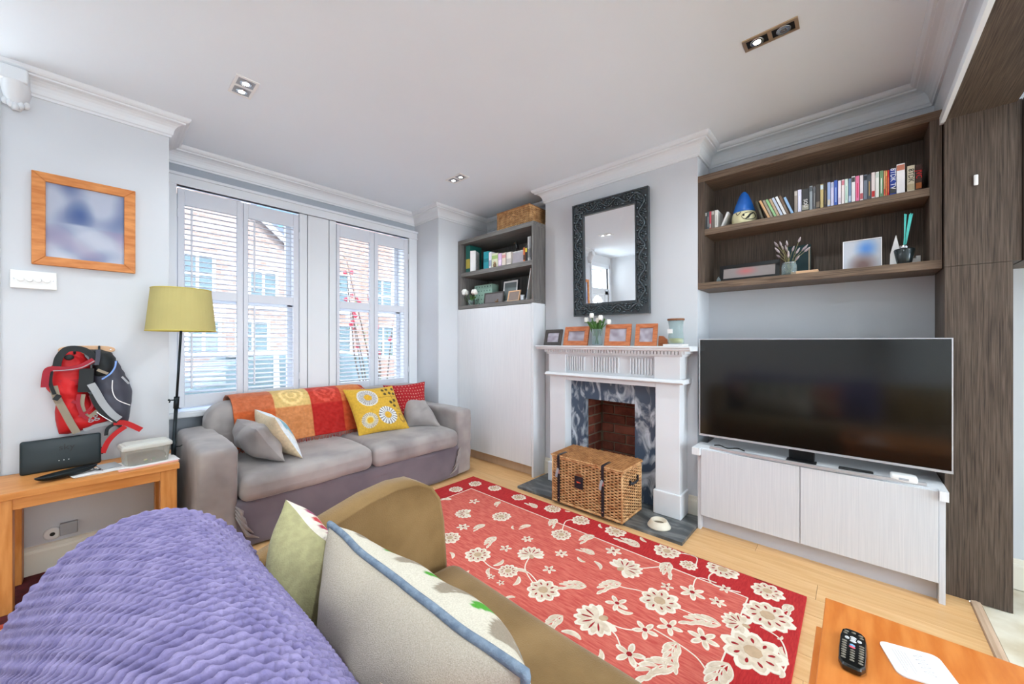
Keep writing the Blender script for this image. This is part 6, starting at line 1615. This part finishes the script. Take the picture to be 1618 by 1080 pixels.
# lower shelf
fl2 = thing('white_peony_vase', 'small glass of white peonies on the bookcase lower shelf', 'vase of flowers', (2.74, 3.1, U0))
p = onX(2.735, *qL(235, 950)); PC = (2.74, p.y, U0 + .0006)
MB().lathe(PC, [(.001, .002), (.026, .002), (.027, .060), (.025, .060), (.024, .005), (.001, .005)], 20).build('glass', M['glass'], fl2, smooth=True)
for (aa, bb, r_) in ((185, 875, .042), (270, 870, .038), (165, 905, .024)):
    g = onX(2.725, *qL(aa, bb)); mb = MB()
    for j in range(14):
        e = Vector((rf_.uniform(-1, 1), rf_.uniform(-1, 1), rf_.uniform(-.8, 1))).normalized() * r_ * .55
        mb.ball(tuple(g + e), (r_ * .5, r_ * .5, r_ * .45), 8, 5)
    mb.build('peony_head', M['petal'], fl2, smooth=True)
    MB().tube([(PC[0], PC[1], PC[2] + .01), tuple(g)], .002, 5).build('stem', M['stem'], fl2)
for k in range(4):
    g = onX(2.73, *qL(230 + 16 * k, 895 + 6 * k)); MB().strap([(PC[0], PC[1], PC[2] + .05), tuple(g), tuple(g + Vector((-.01, -.015, -.01)))], .016, .001, (-1, 0, .2)).build('leaf', M['stem'], fl2)
pb2 = thing('spotted_box', 'green box patterned with dark spots behind the peonies', 'box', (2.84, 3.0, U0))
p = onX(2.80, *qL(268, 820)); q = onX(2.80, *qL(418, 825)); M['sage'] = mat('sage_green', (150, 184, 168), .6, .03, 8)
MB().box((2.80, q.y, U0 + .0006), (2.90, p.y, p.z)).build('box', M['sage'], pb2, bevel=.002)
for i in range(6):
    for j in range(5): MB().ball((2.7995, q.y + (p.y - q.y) * (i + .5 + .25 * (j % 2)) / 6.4, U0 + (p.z - U0) * (j + .5) / 5), (.0006, .006, .007), 8, 4).build('spot', M['darkteal'], pb2)
def lframe(label, l, r_, top_, x, fmat, w, tone, lean=8, mat_w=0):
    p = onX(x, *qL(l, top_)); q = onX(x, *qL(r_, top_)); h = p.z - U0; a = (p.y - q.y) / 2
    t = thing('framed_photo', label, 'photo frame', (x, (p.y + q.y) / 2, U0)); Xf = Matrix.Translation((x, (p.y + q.y) / 2, U0 + .0008)) @ Matrix.Rotation(R(lean), 4, 'Y')
    for p_, q_ in (((0, -a, 0), (.012, -a + w, h)), ((0, a - w, 0), (.012, a, h)), ((0, -a + w, 0), (.012, a - w, w)), ((0, -a + w, h - w), (.012, a - w, h))): MB(Xf).box(p_, q_).build('frame_bar', fmat, t)
    MB(Xf).box((.004, -a + w, w), (.010, a - w, h - w)).build('mount' if mat_w else 'photo', M['paper'] if mat_w else cmat(tone), t)
    if mat_w: MB(Xf).box((.003, -a + w + mat_w, w + mat_w), (.0045, a - w - mat_w, h - w - mat_w)).build('photo', cmat(tone), t)
    MB(Xf).box((.0122, -a + .004, .004), (.014, a - .004, h - .004)).build('backing', M['black'], t)
lframe('black framed photo with a white mount on the bookcase lower shelf', 498, 632, 772, 2.80, M['black'], .010, (110, 120, 120), 6, .018)
lframe('low dark framed photo behind the brown ornament', 345, 508, 880, 2.755, M['darkframe'], .014, (120, 114, 114))
lframe('small pale wooden framed photo leaning on the lower bookcase shelf', 545, 645, 858, 2.735, M['birch'], .012, (140, 124, 116), 14)
bo = thing('brown_pebble_ornament', 'small polished brown ornament before the low dark frame', 'ornament', (2.72, 2.8, U0))
p = onX(2.71, *qL(455, 940)); MB().ball((2.715, p.y, U0 + .0115), (.013, .024, .011), 12, 8).ball((2.715, p.y - .012, U0 + .028), (.009, .010, .010), 10, 7).build('body', M['owl'], bo, smooth=True)
MB().tube([(2.715, p.y + .016, U0 + .014), (2.712, p.y + .03, U0 + .022)], [.005, .002], 7).build('tail', M['owl'], bo, smooth=True)
tn = thing('silver_tin', 'little silver tin between the wooden frame and the white brochure', 'tin', (2.75, 2.4, U0))
p = onX(2.745, *qL(676, 900)); MB().lathe((2.75, p.y, U0 + .0006), [(.001, 0), (.020, 0), (.021, .003), (.021, .050), (.001, .050)], 20).build('can', M['chrome'], tn, smooth=False)
MB().lathe((2.75, p.y, U0 + .0508), [(.022, 0), (.022, .008), (.001, .009)], 20).build('cap', M['ltgrey'], tn)
br = thing('white_brochure', 'tall white brochure leaning on the bookcase side', 'brochure', (2.75, 2.25, U0))
p = onX(2.72, *qL(705, 930)); q = onX(2.72, *qL(748, 655)); an = math.atan2(p.y - q.y, q.z - U0)
Xb = Matrix.Translation((2.72, p.y, U0 + .001)) @ Matrix.Rotation(an, 4, 'X')
MB(Xb).box((0, -.008, 0), (.19, 0, (q.z - U0) * .98)).build('cover', M['paper'], br, bevel=.001)
MB(Xb).box((-.0006, -.007, .02), (.0008, -.001, .10)).build('spine_print', cmat((90, 110, 130)), br)

# ================================================================ THE STREET OUTSIDE
ST = -.42
M['street'] = mat('asphalt', (120, 120, 122), .9, .06, 4); M['pave'] = mat('paving', (176, 172, 166), .9, .05, 3)
struct('ground_street', MB().box((-40, 4.06, ST - .2), (50, 40, ST)), M['street'])
struct('ground_garden', MB().box((-6, 4.06, ST), (9, 5.6, ST + .02)), M['pave'])
def brickmat(name, c1, c2, mort, sc):
    m = bpy.data.materials.new(name); m.use_nodes = True; nt = m.node_tree; b = nt.nodes['Principled BSDF']; b.inputs['Roughness'].default_value = .9
    t_ = nt.nodes.new('ShaderNodeTexCoord'); mp_ = nt.nodes.new('ShaderNodeMapping'); mp_.inputs['Rotation'].default_value = (R(90), 0, 0)
    br_ = nt.nodes.new('ShaderNodeTexBrick'); br_.inputs['Color1'].default_value = (*lin(c1), 1); br_.inputs['Color2'].default_value = (*lin(c2), 1); br_.inputs['Mortar'].default_value = (*lin(mort), 1)
    br_.inputs['Scale'].default_value = sc; br_.inputs['Mortar Size'].default_value = .02
    nt.links.new(t_.outputs['Object'], mp_.inputs['Vector']); nt.links.new(mp_.outputs['Vector'], br_.inputs['Vector']); nt.links.new(br_.outputs['Color'], b.inputs['Base Color'])
    return m
M['brickA'] = brickmat('pale_london_brick', (132, 112, 102), (152, 135, 125), (152, 142, 135), 2.6)
M['brickB'] = brickmat('red_london_brick', (132, 106, 94), (152, 127, 116), (148, 136, 128), 2.6)
M['slate'] = mat('roof_slate', (96, 104, 116), .8, .1, 6, stretch=(1, 6, 6)); M['housewhite'] = mat('house_white', (190, 192, 192), .8, .02, 2)
M['houseglass'] = mat('house_glass', (92, 112, 118), .3, .1, 3, spec=.25)
def house(label, x0, x1, y, wall, eaves, ridge, kind, wins):
    t = thing('terraced_house', label, 'house', ((x0 + x1) / 2, y + 3, ST), 'houses across the street')
    if kind == 'gable':
        MB().prism([(x0, y, ST), (x1, y, ST), (x1, y, eaves), ((x0 + x1) / 2, y, ridge), (x0, y, eaves)], (0, 7, 0)).build('wall', wall, t)
        c = (x0 + x1) / 2
        for s, xe in ((-1, x0), (1, x1)):
            e = Vector((xe - c, 0, eaves - ridge)); n_ = e.normalized(); up = Vector((-n_.z * s, 0, n_.x * s)) * .12
            p0 = Vector((c, y - .25, ridge + .02)); p1 = Vector((xe, y - .25, eaves + .02)) + n_ * .3
            MB().prism([p0, p1, p1 + up, p0 + up], (0, 7.4, 0)).build('roof', M['slate'], t)
            MB().prism([p0, p1, p1 - Vector((0, 0, .22)), p0 - Vector((0, 0, .22))], (0, .08, 0)).build('bargeboard', M['housewhite'], t)
    else:
        MB().box((x0, y, ST), (x1, y + 7, eaves)).build('wall', wall, t)
        MB().prism([(x0 - .1, y - .3, eaves), (x0 - .1, y + 3.5, ridge), (x0 - .1, y + 7.3, eaves)], (x1 - x0 + .2, 0, 0)).build('roof', M['slate'], t)
        MB().box((x0, y - .32, eaves - .12), (x1, y - .2, eaves + .02)).build('gutter', M['housewhite'], t)
    MB().box((x0 + .3, y + 3, ridge - .6), (x0 + 1.0, y + 3.7, ridge + 1.1)).build('chimney', wall, t)
    for (a, b, c0_, d0_) in wins:
        f = MB().box((a, y - .06, c0_ - .12), (b, y + .02, c0_)).box((a, y - .04, d0_ - .08), (b, y + .02, d0_)).box((a, y - .04, c0_), (a + .09, y + .02, d0_ - .08)).box((b - .09, y - .04, c0_), (b, y + .02, d0_ - .08)).box(((a + b) / 2 - .04, y - .035, c0_), ((a + b) / 2 + .04, y + .02, d0_ - .08)).box((a + .09, y - .03, (c0_ + d0_) / 2 - .03), (b - .09, y + .015, (c0_ + d0_) / 2 + .03)).build('window_frame', M['housewhite'], t)
        MB().box((a + .05, y - .012, c0_), (b - .05, y - .006, d0_ - .05)).build('pane', M['houseglass'], f)
house('pale brick house with a white edged gable across the street', -4.5, 4.7, 15, M['brickA'], 4.6, 8.6, 'gable', [(1.55, 2.45, 2.7, 4.0), (3.3, 4.2, 2.5, 3.7), (1.7, 2.6, .9, 2.0), (2.95, 3.95, .9, 2.0), (-1.5, -.4, 2.7, 4.0), (-1.5, -.4, .8, 2.0)])
house('red brick gabled house seen by the panelled window post', 5.4, 10.6, 16.5, M['brickB'], 5.6, 9.0, 'gable', [(6.3, 7.4, 2.6, 4.2), (8.4, 9.5, 2.6, 4.2), (6.3, 7.5, .6, 2.0), (8.4, 9.6, .6, 2.0)])
house('slate roofed brick house at the right end of the street', 11.4, 19.5, 17, M['brickB'], 5.2, 8.0, 'flat', [(11.9, 13.1, 2.9, 4.3), (14.2, 15.4, 2.9, 4.3), (11.9, 13.4, .6, 2.0), (14.4, 15.6, .6, 2.0)])
def car(label, x, y, paint, s=1):
    t = thing('parked_car', label, 'car', (x, y, ST)); z = ST
    prof_b = [(-2.1, .30), (-2.15, .62), (-2.0, .80), (-1.25, .92), (1.5, .95), (2.05, .86), (2.15, .60), (2.12, .30)]
    MB().prism([(x + a, y - .85, z + b) for a, b in prof_b], (0, 1.7, 0)).build('body', paint, t, bevel=.06)
    cab = [(-1.2, .92), (-.55, 1.42), (-.2, 1.48), (1.0, 1.48), (1.55, 1.38), (1.85, .95)]
    MB().prism([(x + a, y - .76, z + b) for a, b in cab], (0, 1.52, 0)).build('cabin_glass', M['houseglass'], t, bevel=.05)
    MB().prism([(x - .6, y - .74, z + 1.44), (x - .25, y - .74, z + 1.51), (x + 1.05, y - .74, z + 1.51), (x + 1.6, y - .74, z + 1.41), (x + 1.0, y - .74, z + 1.46), (x - .2, y - .74, z + 1.46)], (0, 1.48, 0)).build('roof', paint, t)
    for a in (-.05, .85): MB().prism([(x + a, y - .775, z + .93), (x + a + .09, y - .775, z + .93), (x + a + .07, y - .775, z + 1.47), (x + a, y - .775, z + 1.47)], (0, 1.55, 0)).build('door_pillar', paint, t)
    for a in (-1.35, 1.35):
        for b in (-.80, .62): MB().lathe((x + a, y + b, z + .32), [(.001, 0), (.20, 0), (.31, .02), (.32, .06), (.32, .14), (.31, .18), (.001, .18)], 20, 'Y').build('wheel', M['black'], t, smooth=False)
    for a in (-.3, .8): MB().box((x + a, y - .87, z + .78), (x + a + .18, y - .85, z + .81)).build('door_handle', M['chrome'], t)
M['silver'] = mat('silver_paint', (196, 204, 204), .3, .02, 2, metal=.3); M['whitecar'] = mat('white_paint', (226, 230, 232), .3, .01, 2)
car('silver car parked outside the left window', 1.9, 7.6, M['silver']); car('white car parked outside the right window', 7.2, 7.9, M['whitecar'])
gw = thing('garden_wall', 'low pale garden wall outside the bay window', 'wall', (1.5, 5.5, ST))
MB().box((-6, 5.45, ST), (9, 5.65, ST + .75)).build('wall', M['housewhite'], gw); MB().box((-6, 5.41, ST + .75), (9, 5.69, ST + .81)).build('coping', M['pave'], gw)
# flowering shrub by the right-hand window
sr = thing('flowering_shrub', 'leafy shrub with red blossoms outside the right window', 'shrub', (2.4, 4.75, ST))
rs_ = random.Random(21); base = Vector((2.55, 4.8, ST + .02))
M['blossom'] = mat('red_blossom', (206, 60, 84), .7, .1, 20); M['bark'] = mat('bark', (96, 78, 62), .9, .1, 20); M['leafg'] = mat('shrub_leaf', (112, 140, 96), .7, .15, 10)
lf = MB(); bls = []
for k in range(9):
    top_ = onY(4.8, rs_.uniform(540, 592), rs_.uniform(405, 480)) if k < 6 else onY(4.8, rs_.uniform(540, 640), rs_.uniform(500, 560))
    md = base.lerp(top_, .55) + Vector((rs_.uniform(-.1, .1), rs_.uniform(-.1, .1), .05)); P = [base, md, top_]
    MB().tube(P, [.014, .009, .004], 6).build('branch', M['bark'], sr)
    for j in range(14):
        c = md.lerp(top_, rs_.random()) + Vector((rs_.uniform(-.10, .10), rs_.uniform(-.1, .1), rs_.uniform(-.08, .08)))
        d = Vector((rs_.uniform(-1, 1), rs_.uniform(-1, 1), rs_.uniform(-.5, .5))).normalized() * .028; e = d.cross(Vector((0, 0, 1))).normalized() * .010
        lf.add([c - d, c + e, c + d, c - e, c + Vector((0, 0, .004))], [(0, 1, 4), (1, 2, 4), (2, 3, 4), (3, 0, 4)])
    for j in range(3 if k < 6 else 1):
        c = md.lerp(top_, rs_.uniform(.3, 1)) + Vector((rs_.uniform(-.06, .06), rs_.uniform(-.06, .06), rs_.uniform(-.05, .05))); mb = MB()
        for q_ in range(5): mb.ball((c.x + .016 * math.cos(q_ * 1.257), c.y, c.z + .016 * math.sin(q_ * 1.257)), (.013, .009, .013), 6, 4)
        mb.build('blossom', M['blossom'], sr, smooth=True)
tag(lf.build('leaves', M['leafg'], sr), kind='stuff')
